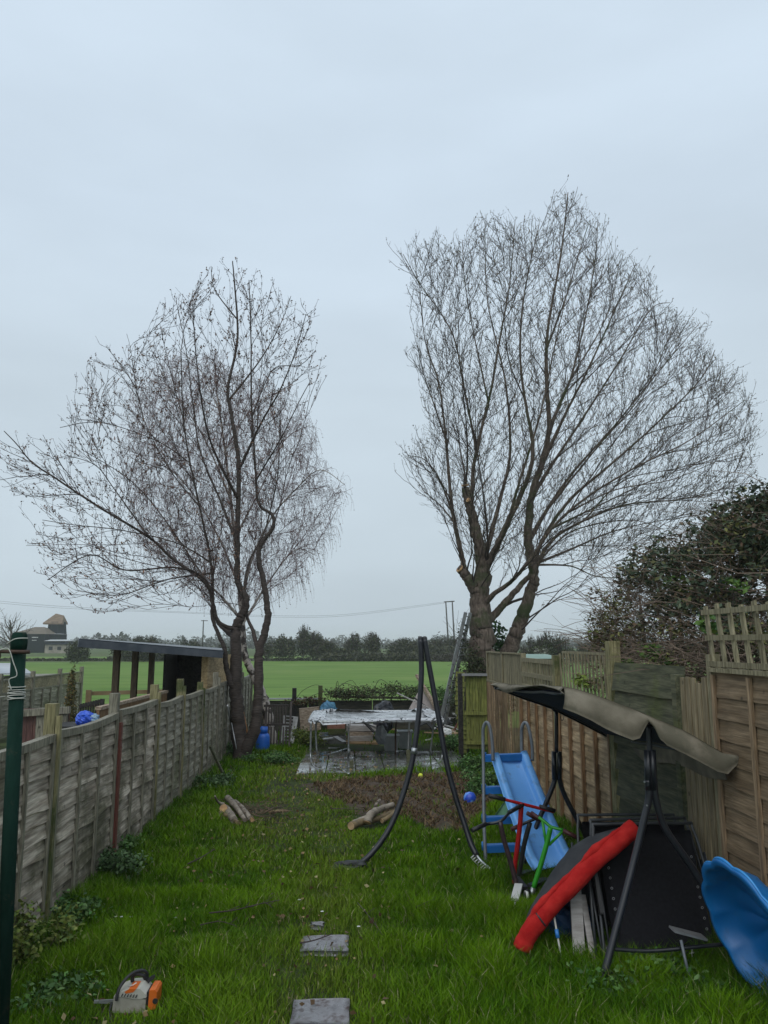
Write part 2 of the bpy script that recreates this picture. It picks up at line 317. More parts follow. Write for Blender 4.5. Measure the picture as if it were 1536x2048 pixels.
# soil patch, a lumpy low mound
def soilpt(u, v):
    a = u * 2 * math.pi; d = V((math.cos(a), math.sin(a))); best = 0
    for i in range(len(SOIL)):
        p = SOIL[i] - V((cx, cy, 0)); q = SOIL[(i + 1) % len(SOIL)] - V((cx, cy, 0)); e = q - p
        den = d.x * e.y - d.y * e.x
        if abs(den) < 1e-9: continue
        t = (p.x * e.y - p.y * e.x) / den; s_ = (p.x * d.y - p.y * d.x) / den
        if t > 0 and 0 <= s_ <= 1: best = max(best, t)
    r = best * v * 1.12
    return (cx + d.x * r, cy + d.y * r, .03 + (1 - v ** 3) * (.035 + .022 * bumpy(d.x * r * 3, d.y * r * 3, 2) + .02 * rnd.random()) - .02 * (v > .95))
so_.grid(soilpt, 90, 26)
struct('soil_patch', so_, M_SOIL)
# paved area, slab by slab cracks
pv = MB()
PX0, PX1, PY0, PY1 = -1.0, 2.55, 15.9, 19.0
for i in range(6):
    for j in range(5):
        x0 = lerp(PX0, PX1, i / 6); x1 = lerp(PX0, PX1, (i + 1) / 6); y0 = lerp(PY0, PY1, j / 5); y1 = lerp(PY0, PY1, (j + 1) / 5)
        if (i, j) in ((5, 0),): continue
        dz = rnd.uniform(0, .012); t = rnd.uniform(-.008, .008)
        pv.hexa([(x0 + .008, y0 + .008, 0), (x1 - .008, y0 + .008, 0), (x1 - .008, y1 - .008, 0), (x0 + .008, y1 - .008, 0)],
                [(x0 + .012, y0 + .012, .05 + dz + t), (x1 - .012, y0 + .012, .05 + dz - t), (x1 - .012, y1 - .012, .05 + dz), (x0 + .012, y1 - .012, .05 + dz)])
struct('paving', pv, M_SLAB)
STEPS = []
for px, py, sx_, sy_, rz, lab in ((650, 1902, .40, .36, .03, 'wet grey stepping stone in the lawn, the middle one with a leaf on it'), (641, 2042, .40, .38, .01, 'wet grey stepping stone at the very bottom edge of the photo'),
                             (634, 1862, .12, .10, .2, 'small bare corner of a stepping stone almost covered by grass')):
    p = G(px, py); m = MB()
    m.grid(lambda u, v: (p.x + (u - .5) * sx_, p.y + (v - .5) * sy_, .024 + .004 * bumpy(u * 3, v * 3)), 8, 8, thick=-.04)
    o = m.build('stepping_stone', M_STEP, base=(p.x, p.y, 0)); tag(o, lab, 'stepping stone', 'stepping stones in the lawn'); STEPS.append((p.x, p.y, sx_, sy_))
# ================================================================== GRASS
def blades(n, xs, ys, hs, ws, tint, z0=.0, lean=.45, seed=1):
    r = np.random.RandomState(seed); ang = r.rand(n) * 2 * np.pi; la = r.rand(n) * 2 * np.pi; lm = hs * lean * (r.rand(n) ** .7) * 1.3
    wx = np.cos(ang) * ws / 2; wy = np.sin(ang) * ws / 2; lx = np.cos(la) * lm; ly = np.sin(la) * lm
    V5 = np.zeros((n, 5, 3)); z0 = np.broadcast_to(z0, (n,))
    V5[:, 0] = np.c_[xs - wx, ys - wy, z0]; V5[:, 1] = np.c_[xs + wx, ys + wy, z0]
    V5[:, 2] = np.c_[xs + wx * .8 + lx * .35, ys + wy * .8 + ly * .35, z0 + hs * .6]; V5[:, 3] = np.c_[xs - wx * .8 + lx * .35, ys - wy * .8 + ly * .35, z0 + hs * .6]
    V5[:, 4] = np.c_[xs + lx, ys + ly, z0 + hs * (.85 + .15 * r.rand(n))]
    idx = np.arange(n)[:, None] * 5
    vi = np.concatenate([idx + np.array([[0, 1, 2, 3]]), idx + np.array([[3, 2, 4]])], axis=1).astype(np.int32).ravel()
    fl = np.tile(np.array([4, 3], dtype=np.int32), n); lo = np.concatenate(([0], np.cumsum(fl)[:-1])).astype(np.int32)
    T = np.repeat(tint, 5, axis=0)
    T = T.reshape(n, 5, 3)
    return V5.reshape(-1, 3), vi, lo, fl, T.reshape(-1, 3)
def vnoise(x, y, s, seed):
    r = np.random.RandomState(seed); t = r.rand(64, 64); x = x * s; y = y * s; xi = np.floor(x).astype(int); yi = np.floor(y).astype(int); fx = x - xi; fy = y - yi
    fx = fx * fx * (3 - 2 * fx); fy = fy * fy * (3 - 2 * fy); q = lambda a, b: t[a % 64, b % 64]
    return (q(xi, yi) * (1 - fx) + q(xi + 1, yi) * fx) * (1 - fy) + (q(xi, yi + 1) * (1 - fx) + q(xi + 1, yi + 1) * fx) * fy
soilpoly = [(p.x, p.y) for p in SOIL]
def lawn(n, y0, y1, seed, wmul=1.0, name='lawn_grass', lab=None):
    r = np.random.RandomState(seed); x = r.uniform(XL + .02, XR + .3, n); y = y0 + (y1 - y0) * r.rand(n)
    tuft = vnoise(x, y, 5.0, 5); keep = r.rand(n) < .35 + .75 * tuft
    inso = inpoly(x, y, soilpoly); keep &= ~(inso & (r.rand(n) > .07))
    keep &= ~((x > PX0 + .05) & (x < PX1 + .1) & (y > PY0 + .5) & (y < PY1 + 1.6) & (r.rand(n) > .06))
    keep &= ~((x > PX0 + .0) & (x < PX0 + 2.3) & (y > PY0 + .05) & (y < PY0 + .6) & (r.rand(n) > .15))
    junk = (y > 19.3) & (x > -.6); keep &= ~(junk & (r.rand(n) > .35))
    keep &= ~((x < -.9) & (y > 20.2) & (r.rand(n) > .5))
    for (a, b, c, d) in STEPS: keep &= ~((abs(x - a) < c / 2 * (.80 + .3 * vnoise(y, x, 16, 2))) & (abs(y - b) < d / 2 * (.72 + .4 * vnoise(x, y, 13, 4))))
    worn = np.exp(-((x - (-.9 - .02 * (y - 12))) / .7) ** 2) * np.clip((y - 9) / 3, 0, 1) * np.clip((19 - y) / 3, 0, 1)
    worn = np.maximum(worn, np.exp(-((x + .2) / .5) ** 2) * .55)
    keep &= r.rand(n) > worn * .72
    x = x[keep]; y = y[keep]; worn = worn[keep]; n = len(x)
    big = vnoise(x, y, .9, 8); mid = np.clip(vnoise(x, y, 2.7, 9) * 1.5 - .25, 0, 1); tu = vnoise(x, y, 5.0, 5)
    right = np.clip((x - .3) / 1.6, 0, 1) * np.clip((10.5 - y) / 2.0, 0, 1)
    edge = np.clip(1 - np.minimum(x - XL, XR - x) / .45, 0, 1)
    h = (.048 + .065 * big * mid * 2 + .045 * tu) * (1 - .45 * worn) + .085 * right + .09 * edge
    h *= .6 + .8 * r.rand(n); h *= 1 - .75 * np.clip(np.exp(-(((x + 1.62) / .5) ** 2 + ((y - 12.7) / .55) ** 2)) + np.exp(-(((x - .25) / .55) ** 2 + ((y - 11.7) / .6) ** 2)), 0, 1); h *= 1 - .7 * np.exp(-(((x - 1.75) / .35) ** 2 + ((y - 8.3) / .4) ** 2)); h *= 1 - .65 * np.exp(-(((x + 1.5) / .3) ** 2 + ((y - 6.0) / .28) ** 2))
    wd = (.005 + .005 * r.rand(n)) * wmul
    straw = r.rand(n) < .035
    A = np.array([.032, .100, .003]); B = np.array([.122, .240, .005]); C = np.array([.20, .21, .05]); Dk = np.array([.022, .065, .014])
    k = np.clip(.15 + .9 * (mid * .6 + r.rand(n) * .6) - .2, 0, 1)[:, None]; T = A * (1 - k) + B * k
    q = (np.clip(worn * 1.1 + (r.rand(n) < .05) * .7 + (big > .7) * .12, 0, 1) * r.rand(n))[:, None]; T = T * (1 - q) + C * q
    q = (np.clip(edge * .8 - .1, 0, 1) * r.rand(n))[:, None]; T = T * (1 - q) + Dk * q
    T[straw] = np.array([.30, .29, .15]) * (.5 + .7 * r.rand(straw.sum()))[:, None]
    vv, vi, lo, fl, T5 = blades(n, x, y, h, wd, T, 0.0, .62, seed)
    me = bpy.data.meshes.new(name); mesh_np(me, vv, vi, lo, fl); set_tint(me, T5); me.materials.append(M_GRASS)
    o = bpy.data.objects.new(name, me); col.objects.link(o); tag(o, lab, 'grass', None, 'stuff')
lawn(210000, 5.2, 9.2, 11, 1.0, 'lawn_grass', 'long wet green grass nearest the camera')
lawn(120000, 9.2, 14.0, 12, 1.5, 'lawn_grass', 'tufty green grass in the middle of the lawn')
lawn(70000, 14.0, 24.2, 13, 2.3, 'lawn_grass', 'rough green grass at the far end of the garden')
# dead stalks on the soil
r = np.random.RandomState(21); n = 11000; x = r.uniform(-.9, 3.0, n); y = r.uniform(10.8, 15.6, n); kp = inpoly(x, y, soilpoly) & (vnoise(x, y, 2.2, 30) > .25); x = x[kp]; y = y[kp]; n = len(x)
k = r.rand(n)[:, None]; T = np.array([.07, .042, .026]) * (1 - k) + np.array([.17, .12, .065]) * k
vv, vi, lo, fl, T5 = blades(n, x, y, .04 + .07 * r.rand(n), .012 + .014 * r.rand(n), T, .05, 1.8, 22)
me = bpy.data.meshes.new('dead_stalks'); mesh_np(me, vv, vi, lo, fl); set_tint(me, T5); me.materials.append(M_GRASS)
o = bpy.data.objects.new('dead_stalks', me); col.objects.link(o); tag(o, 'brown dead stalks and roots strewn over the dug soil', 'litter', None, 'stuff')
# ================================================================== FOLIAGE
def dead_leaves():
    r = np.random.RandomState(31); n = 1100; x = r.normal(-.5, 1.1, n); y = r.uniform(5.6, 19, n); k = (x > XL + .1) & (x < XR - .1); x = x[k]; y = y[k]; n = len(x)
    C = np.c_[x, y, .045 + .05 * r.rand(n)]
    o = quads_obj('dead_leaves', leaf_quads(C, .045, 32, .4, .7), pal(n, [(.16, .10, .05), (.24, .17, .08), (.09, .055, .03), (.28, .24, .12)], 33), M_LEAF, None, (0, 0, 0)); tag(o, 'brown dead leaves and litter scattered through the grass', 'litter', None, 'stuff')

def leaf_quads(C, size, seed, tilt=1.0, aspect=.55):
    r = np.random.RandomState(seed); n = len(C); a = r.normal(size=(n, 3)); a[:, 2] *= tilt * .6; a /= np.linalg.norm(a, axis=1)[:, None] + 1e-9
    b = r.normal(size=(n, 3)); b -= a * (a * b).sum(1)[:, None]; b /= np.linalg.norm(b, axis=1)[:, None] + 1e-9
    s = (size * (.55 + .9 * r.rand(n)))[:, None]; P = np.zeros((n, 4, 3)); nn = np.cross(a, b)
    P[:, 0] = C - a * s * .5; P[:, 1] = C + b * s * aspect * .5 + nn * s * .1; P[:, 2] = C + a * s * .5; P[:, 3] = C - b * s * aspect * .5 + nn * s * .1
    return P
def pal(n, cols, seed, w=None):
    r = np.random.RandomState(seed); c = np.array(cols); i = r.choice(len(c), n, p=w); return c[i] * (.7 + .6 * r.rand(n))[:, None]
def clump(name, c, rad, h, n, size, cols, label, cat='plant', group=None, seed=1, stems=8, kind=None):
    r = np.random.RandomState(seed); c = V(c); th = thing(name, c, label, cat, group)
    if kind: th['kind'] = kind
    k = max(4, stems); cs = np.c_[r.normal(size=k) * rad[0] * .45, r.normal(size=k) * rad[1] * .45, r.uniform(.25, .8, k) * h]
    i = r.randint(k, size=n); P = cs[i] + r.normal(size=(n, 3)) * np.array([rad[0] * .22, rad[1] * .22, h * .17]); P[:, 2] = np.clip(P[:, 2], .02, h * 1.2); P += np.array(c)
    quads_obj('foliage', leaf_quads(P, size, seed + 1), pal(n, cols, seed + 2), M_LEAF, th)
    m = MB()
    for q in cs: m.tube([c + V((q[0] * .3, q[1] * .3, -.02)), c + V((q[0] * .7, q[1] * .7, q[2] * .6)), c + V(tuple(q))], [.008, .006, .003], 4)
    m.build('stems', M_TWIG, th); return th
dead_leaves()
GREENS = [(.05, .13, .03), (.08, .17, .04), (.12, .2, .07), (.04, .09, .025)]
GREYG = [(.07, .13, .05), (.10, .16, .07), (.045, .09, .03)]
YELG = [(.13, .17, .03), (.09, .14, .03), (.17, .19, .05)]
for i, (px, py, rx, h, n, gl, lab) in enumerate((
    (200, 1760, .35, .32, 2600, GREYG, 'grey-green nettle clump at the foot of the left fence by the red-brown post'),
    (255, 1715, .28, .26, 1400, GREENS, 'dark green weeds just beyond the red-brown fence post'),
    (60, 1935, .32, .45, 1500, YELG, 'yellow-green seedling weed beside the green washing line post'),
    (150, 1850, .3, .22, 1300, GREENS, 'low dark weeds under the nearest grey fence panel'),
    (420, 1575, .45, .22, 1900, GREYG, 'pale ground elder patch by the left fence near the log pile'),
    (470, 1515, .42, .35, 2400, GREENS, 'green weeds around the foot of the twin trunked tree'),
    (560, 1525, .5, .2, 2000, GREENS, 'low weeds in front of the blue gas bottle'),
    (610, 1495, .4, .4, 2000, YELG, 'yellow-green weeds left of the trampoline legs'),
    (968, 1590, .38, .42, 3000, GREENS, 'leafy green weeds between the blue ball and the slide ladder'),
    (955, 1545, .35, .35, 1700, GREENS, 'leafy weeds at the foot of the mossy green gate'),
    (915, 1500, .5, .35, 2200, GREENS, 'weeds behind the right-hand trampoline leg'),
    (900, 1455, .6, .7, 2600, GREENS, 'bushy weeds by the foot of the metal ladder'),
    (1330, 1990, .55, .2, 1500, GREENS, 'broad-leaved weeds under the swing seat frame'),
    (100, 2010, .45, .13, 900, GREENS, 'low green weeds left of the chainsaw'))):
    p = G(px, py); clump('weed_clump', (p.x, p.y, 0), (rx, rx), h, n, .05, gl, lab, 'weeds', 'weeds round the lawn', 40 + i * 5)
# daisies
for i, (px, py) in enumerate(((229, 1851), (241, 1851), (260, 1851), (349, 1853), (597, 1816), (716, 1871), (643, 1840), (1150, 1972), (1079, 1967))):
    p = G(px, py); m = MB(); m.tube([(p.x, p.y, 0), (p.x + .005, p.y, .07)], .0015, 4); st = m
    th = thing('daisy', (p.x, p.y, 0), ('leftmost of three daisies left of the lawn centre', 'middle one of the three daisies in a row at left', 'rightmost and largest of the three daisies in a row at left', 'lone tiny daisy in dark grass right of the row of three', 'white daisy beyond the stepping stones by the long twig', 'white daisy just right of the upper stepping stone', 'white daisy just above the upper stepping stone', 'pale daisy in the long grass under the white stick', 'pale daisy in the long grass below the folded trampoline')[i], 'daisy', 'daisies dotted in the lawn')
    st.build('stem', mat('daisy_stem', (.05, .1, .02)), th)
    h_ = MB()
    for k in range(9):
        a = k * 2 * math.pi / 9; c0 = V((p.x + .005, p.y, .075)); d = V((math.cos(a), math.sin(a), .15)); q = V((-math.sin(a), math.cos(a), 0)) * .004
        h_.raw([c0 + d * .003 - q * .5, c0 + d * .015 - q, c0 + d * .017, c0 + d * .015 + q, c0 + d * .003 + q * .5], [(0, 1, 2, 3, 4)])
    h_.build('flower_head', M_WHITE, th)
BUFF = mat('weathered_buff_wood', (.17, .155, .11), (.36, .335, .27), .7, 3, (3, .8, 7), .3, 7, .25, .25, c3=(.15, .15, .085), s3=1.1)
# ================================================================== LEFT FENCE
def lap_panel(A, B, z0, z1, nb, nrm, mt, seed=0, seg=9, wav=.016, lip=.024):
    """horizontal overlapping boards between A and B (2D), front faces nrm"""
    r = random.Random(seed); A = V((A[0], A[1], 0)); B = V((B[0], B[1], 0)); nr = V((nrm[0], nrm[1], 0)); m = MB(); h = (z1 - z0) / nb
    for i in range(nb):
        zb = z0 + i * h - .018; zt = zb + h + .03; ph = r.uniform(0, 9); am = wav * r.uniform(.2, 1.3); sl = r.uniform(-.012, .012); vs = []
        lp = lip * r.uniform(.8, 1.2)
        for k in range(seg + 1):
            t = k / seg; P = A.lerp(B, t); w_ = am * math.sin(ph + t * 7.3) + am * .6 * math.sin(ph * 2 + t * 15) + sl * (t - .5)
            e = .004 * math.sin(ph + t * 11)
            for (dz, dn) in ((zb + w_, lp + e), (zt, .002), (zt, -.006), (zb + w_, lp - .012 + e)): vs.append(P + nr * dn + V((0, 0, dz)))
        fs = []
        for k in range(seg):
            for j in range(4): a = k * 4 + j; b = k * 4 + (j + 1) % 4; fs.append((a, b, b + 4, a + 4))
        fs += [(3, 2, 1, 0), (seg * 4, seg * 4 + 1, seg * 4 + 2, seg * 4 + 3)]
        m.raw(vs, fs)
    return m
fence = thing('lapped_fence', (XL, 12, 0), 'long weathered grey lapped panel fence along the left of the lawn', 'fence')
ys = [3.75, 5.70, 7.62, 9.62, 11.55, 13.3, 15.1, 16.85, 18.7, 20.6, 22.6]
ztop = [1.76, 1.76, 1.78, 1.80, 1.74, 1.72, 1.72, 1.74, 1.74, 1.7]
for i in range(10):
    y0, y1 = ys[i] + .06, ys[i + 1] - .06; far = i > 3
    mt = W_GREY
    if i >= 4: mt = BUFF
    pn = lap_panel((XL, y0), (XL, y1), .05, ztop[i] - .06, 12, (1, 0), mt, 50 + i, 12, .012 if far else .02, .032).build('panel', mt, fence)
    for k in range(4):
        yb = lerp(y0 + .02, y1 - .02, k / 3); MB().box((XL + .036, yb, (.03 + ztop[i] - .06) / 2), (.028, .042, ztop[i] - .1), rx=rnd.uniform(-.006, .006)).build('batten', W_POSTG, pn)
    sag = MB(); zt = ztop[i]
    sag.grid(lambda u, v: (XL + (.035 if v in (0, .25) or v == 1 else -.03), lerp(y0, y1, u), zt - .012 * math.sin(u * 3.14) * (1 if i % 2 else 2.5) + (.0 if v in (0, 1) else .0) - (.075 if v == 0 or v == 1 else 0)), 8, 1)
    sag = MB()
    cc = lambda u: zt - .012 * math.sin(u * 3.14) * (1 if i % 2 else 2.5)
    for q in range(8):
        u0, u1 = q / 8, (q + 1) / 8
        sag.hexa([(XL - .03, lerp(y0, y1, u0), cc(u0) - .07), (XL + .045, lerp(y0, y1, u0), cc(u0) - .07), (XL + .045, lerp(y0, y1, u1), cc(u1) - .07), (XL - .03, lerp(y0, y1, u1), cc(u1) - .07)],
                 [(XL - .03, lerp(y0, y1, u0), cc(u0)), (XL + .045, lerp(y0, y1, u0), cc(u0)), (XL + .045, lerp(y0, y1, u1), cc(u1)), (XL - .03, lerp(y0, y1, u1), cc(u1))])
    sag.build('top_rail', W_POSTG, pn)
tops = [1.95, 1.95, 2.03, 2.0, 2.0, 2.0, 1.86, 1.98, 1.9, 1.95, 1.7]
for i, y in enumerate(ys):
    m = MB(); m.box((XL - .035, y, tops[i] / 2), (.10, .10, tops[i]), ry=rnd.uniform(-.008, .008), rx=rnd.uniform(-.008, .008)).box((XL + .045, y - .02, tops[i] / 2 - .05), (.045, .05, tops[i] - .12))
    if i == 3:
        p = MB().box((XL - .035, y, 1.0), (.10, .10, 2.0)).build('post', W_POSTG, fence); MB().box((XL + .05, y - .01, .83), (.05, .07, 1.66)).build('cover_strip', W_REDD, p); p['label'] = 'post faced with a red-brown painted strip'
    else: m.build('post', W_POSTY if i in (2, 4, 5, 6) else W_POSTG, fence)
# ================================================================== RIGHT FENCES
def close_panel(A, B, z0, z1, bw, nrm, seed, mt, jit=.015, th=.030, lean=0, gap=0.0):
    r = random.Random(seed); A = V((A[0], A[1], 0)); B = V((B[0], B[1], 0)); Lh = (B - A).length; e = (B - A).normalized(); nr = V((nrm[0], nrm[1], 0)); m = MB(); n = max(1, int(Lh / bw)); bw = Lh / n
    for i in range(n):
        a = A + e * (i * bw + gap / 2); b = A + e * ((i + 1) * bw + (.015 if gap == 0 else -gap / 2)); zt = z1 + r.uniform(-jit, jit); ln = e * (lean * (zt - z0) + r.uniform(-.004, .004))
        f0, f1 = (.0, th) if gap == 0 else (th, th)
        m.hexa([a + nr * f0 + V((0, 0, z0)), b + nr * (f1 + .004) + V((0, 0, z0)), b + nr * (f1 - .012) + V((0, 0, z0)), a - nr * .008 + V((0, 0, z0))],
               [a + ln + nr * f0 + V((0, 0, zt)), b + ln + nr * (f1 + .004) + V((0, 0, zt)), b + ln + nr * (f1 - .012) + V((0, 0, zt)), a + ln - nr * .008 + V((0, 0, zt))])
    return m
NR = (-1, 0)
# far closeboard with slatted topper
t = thing('closeboard_fence', (XR, 15.8, 0), 'brown upright-board fence behind the blue slide, at the far end of the right side', 'fence')
b_ = close_panel((XR, 17.6), (XR, 14.15), .02, 1.74, .115, NR, 1, W_CLOSE).build('boards', W_CLOSE, t)
for y in (17.6, 15.9, 14.1): MB().box((XR + .04, y, 1.2), (.09, .09, 2.42)).build('post', W_TOP, t)
for y in (16.6, 15.0): MB().box((XR - .03, y, .86), (.02, .035, 1.72)).build('cover_strip', W_BROWN, t)
MB().box((XR, 15.85, 1.765), (.05, 3.4, .04)).build('rail', W_TOP, t)
tp = close_panel((XR + .06, 17.55), (XR + .06, 14.15), 1.79, 2.38, .09, NR, 2, W_TOP, gap=.006).build('topper', W_TOP, t)
MB().box((XR + .02, 15.85, 2.395), (.05, 3.4, .03)).build('top_rail', W_TOP, t)
# two lapped brown panels with battens
t = thing('lapped_fence', (XR, 11.5, 0), 'pale brown lapped fence panels with upright battens along the right, behind the swing seat', 'fence')
for k, (y0, y1, nb, zt) in enumerate(((14.05, 11.78, 5, 1.75), (11.55, 9.28, 5, 1.76))):
    p = lap_panel((XR, y0), (XR, y1), .04, zt, 11, NR, W_BROWN, 80 + k, 12, .008, .016).build('panel', W_BROWN, t)
    for j in range(nb):
        y = lerp(y0 - .02, y1 + .02, j / (nb - 1)); MB().box((XR - .038, y, zt / 2 + .01), (.045, .05, zt), rx=rnd.uniform(-.008, .008)).build('batten', W_BATT, p)
    MB().box((XR - .01, (y0 + y1) / 2, zt + .02), (.085, y0 - y1, .035)).build('top_rail', W_TOP, p)
MB().box((XR + .0, 11.66, 1.2), (.12, .15, 2.42)).build('post', W_POSTY, t)
tp = MB()
for k in range(12):
    y = lerp(13.95, 11.9, k / 11); tp.box((XR + .03, y, 2.03), (.02, .06, .5))
tp.build('topper', W_TOP, t)
rl = MB()
for z in (2.30, 2.05, 1.84): rl.box((XR + .0, 12.9, z), (.035, 2.2, .07))
rl.build('topper_rails', W_TOP, t)
tp = MB()
for k in range(15):
    y = lerp(11.5, 9.35, k / 14); tp.beam((XR + .03, y, 1.82), (XR + .03 + rnd.uniform(-.005, .005), y + .09, 2.44 + rnd.uniform(-.008, .008)), .045, .018, (1, 0, 0))
tp.build('slatted_topper', W_TOP, t)
MB().box((XR + .05, 10.4, 2.46), (.03, 2.2, .035)).box((XR + .05, 10.4, 1.85), (.03, 2.2, .04)).build('topper_rails', W_TOP, t)
MB().box((XR + .0, 9.16, 1.31), (.13, .15, 2.62), rx=.0).build('post', W_POSTY, t)['label'] = 'tall thick post, the highest along the right'
# old mossy wide boards
t = thing('old_board_fence', (XR, 8.2, 0), 'old dark green mossy fence of wide horizontal boards behind the canopy', 'fence')
lap_panel((XR - .02, 9.05), (XR + .10, 7.42), .05, 2.36, 8, NR, W_OLD, 91, 8, .006, .055).build('boards', W_OLD, t)
MB().box((XR - .0, 7.36, 1.15), (.10, .10, 2.3)).build('post', W_OLD, t)
# upright pale boards
t = thing('closeboard_fence', (XR, 7.0, 0), 'short run of upright pale fence boards between the mossy boards and the trellis panel', 'fence')
close_panel((XR - .0, 7.28), (XR - .0, 6.72), .02, 2.27, .095, NR, 5, W_CLOSE, .03, .022, .0, .018).build('boards', mat('pale_upright_wood', (.17, .135, .075), (.27, .22, .135), .7, 6, (6, 6, .7), .35, 9, .15, .3), t)
MB().box((XR + .03, 7.0, 1.7), (.04, .6, .08)).box((XR + .03, 7.0, .5), (.04, .6, .08)).build('rails', W_CLOSE, t)
# near panel with trellis
t = thing('lapped_fence', (XR, 5.6, 0), 'large orange-brown lapped fence panel with square trellis on top, nearest on the right', 'fence')
p = lap_panel((XR, 6.6), (XR, 4.7), .05, 2.34, 13, NR, W_NEW, 95, 10, .008, .024).build('panel', W_NEW, t)
for y in (6.58, 5.98, 4.9): MB().box((XR - .03, y, 1.18), (.025, .05, 2.3)).build('batten', W_CLOSE, p)
MB().box((XR - .01, 5.66, 2.37), (.09, 1.95, .035)).build('top_rail', W_TOP, p)
MB().box((XR + .02, 6.66, 1.25), (.09, .08, 2.5), rx=.0).build('post', W_TOP, t)
tr = MB()
for k in range(10):
    y = 6.6 - k * .205; tr.beam((XR, y, 2.39), (XR, y + .09, 2.91 + rnd.uniform(-.02, .02)), .052, .02, (1, 0, 0))
for z, dy in ((2.42, .02), (2.64, .04), (2.86, .08)): tr.beam((XR - .02, 6.64 + dy, z), (XR - .02, 4.7 + dy, z), .018, .045, (0, 0, 1))
tr.build('trellis', W_TOP, t)
# mossy gate, facing the lawn, and the shingled panel seen edge-on
t = thing('garden_gate', D(950, 1520, 18), 'mossy yellow-green upright board gate panel with a grey capping, beyond the brown fence', 'gate')
A = D(931, 1352, 17.9); B = D(976, 1352, 17.65)
close_panel((A.x, A.y), (B.x, B.y), .25, A.z, .065, (0, -1), 9, W_MOSS).build('boards', W_MOSS, t)
for z in (1.02, .38): MB().beam((A.x - .02, A.y - .05, z), (B.x + .02, B.y - .05, z + .02), .09, .07).build('rail', W_MOSS, t)
MB().beam((A.x - .07, A.y - .03, A.z + .03), (B.x, B.y - .03, A.z + .04), .16, .05).build('capping', mat('grey_capping', (.16, .16, .16), (.25, .25, .25), .4, 6), t)
MB().box((A.x - .12, A.y + .05, .95), (.10, .10, 1.9)).build('post', W_DARK, t)
t = thing('lapped_screen', D(920, 1510, 18.3), 'narrow mossy lapped panel seen edge-on, standing beside the dark gate post', 'fence panel')
m = MB(); P0 = G(926, 1512); P1 = D(917, 1345, P0.y + .1)
for i in range(17):
    q = V((lerp(P0.x, P1.x, i / 17) + .02 * math.sin(i * .5), P0.y, lerp(.06, P1.z, i / 17))); m.box(q + V((0, 0, .06)), (.19 + .02 * (i % 3), .05, .125), ry=.12 + .05 * (i % 2), rx=-.25)
m.build('boards', W_MOSS, t); MB().beam(P0 + V((.13, .06, 0)), P1 + V((.15, .06, .06)), .06, .07).build('edge_post', W_DARK, t)
# rear boundary
t = thing('rear_fence', (0, 23.4, 0), 'low dark timber fence at the bottom of the garden before the field', 'fence')
m = MB()
def Yx(px, py, Y): return D(px, py, Y)
for k in range(5): m.box((-.2 + (k - 2) * 1.9, 23.4 + .02 * k, .48), (1.88, .05, .86), ry=rnd.uniform(-.01, .01))
m.build('boards', mat('wet_dark_boards', (.03, .028, .02), (.075, .07, .045), .6, 4, (1, 4, 6), .3, 8, .3), t)
a = D(535, 1398, 23.3); b = D(640, 1398, 23.3); MB().box(((a.x + b.x) / 2, 23.36, a.z), (b.x - a.x, .14, .035)).build('capping', mat('wet_pale_capping', (.3, .31, .31), (.4, .4, .4), .25, 5), t)
a = D(668, 1393, 23.3); b = D(850, 1397, 23.3); MB().beam(a, b, .10, .06).build('capping', W_OLD, t)
for px, py in ((589, 1376), (641, 1371), (926, 1385)):
    q = D(px, py, 23.3); MB().box((q.x, 23.3, q.z / 2), (.12, .12, q.z)).build('post', W_DARK if px < 600 else W_OLD, t)
MB().box((D(883, 1396, 23.5).x + .7, 23.5, .62), (2.2, .05, .09)).build('rail', W_OLD, t)
for i, (px, py, Y, rx, ry, h, n, gl, lab, nm) in enumerate((
    (700, 1392, 23.2, .7, .3, .45, 1500, [(.05, .07, .025), (.09, .07, .04), (.04, .06, .02)], 'arching bramble over the rear fence', 'bramble'),
    (805, 1393, 23.3, .9, .4, .5, 1900, [(.05, .075, .025), (.08, .09, .03)], 'scrubby bush at the rear fence behind the trampoline', 'bush'),
    (610, 1400, 23.2, .8, .3, .25, 700, [(.12, .06, .03), (.07, .08, .03)], 'reddish dead growth on top of the rear fence', 'weed_clump'),
    (900, 1400, 22.6, .6, .5, .5, 1300, GREENS, 'green bush behind the metal ladder at the rear fence', 'bush'))):
    q = D(px, py, Y); clump(nm, (q.x, Y, max(.0, q.z - .15)), (rx, ry), h, n, .06, gl, lab, 'bush', None, 300 + i * 7, 12)
br = MB()
for k in range(14):
    q = D(655 + 14 * k + rnd.uniform(-8, 8), 1400, 23.2); w_ = rnd.uniform(-.9, .9); hh = rnd.uniform(.2, .6)
    br.tube(smooth_path([q, q + V((w_ * .4, rnd.uniform(-.2, .2), hh)), q + V((w_, 0, hh * .7)), q + V((w_ * 1.3, 0, hh * .1))], 4), .008, 4)
tag(br.build('bramble', M_TWIG, base=D(740, 1400, 23.2)), 'bare arching bramble stems along the rear fence', 'bramble')
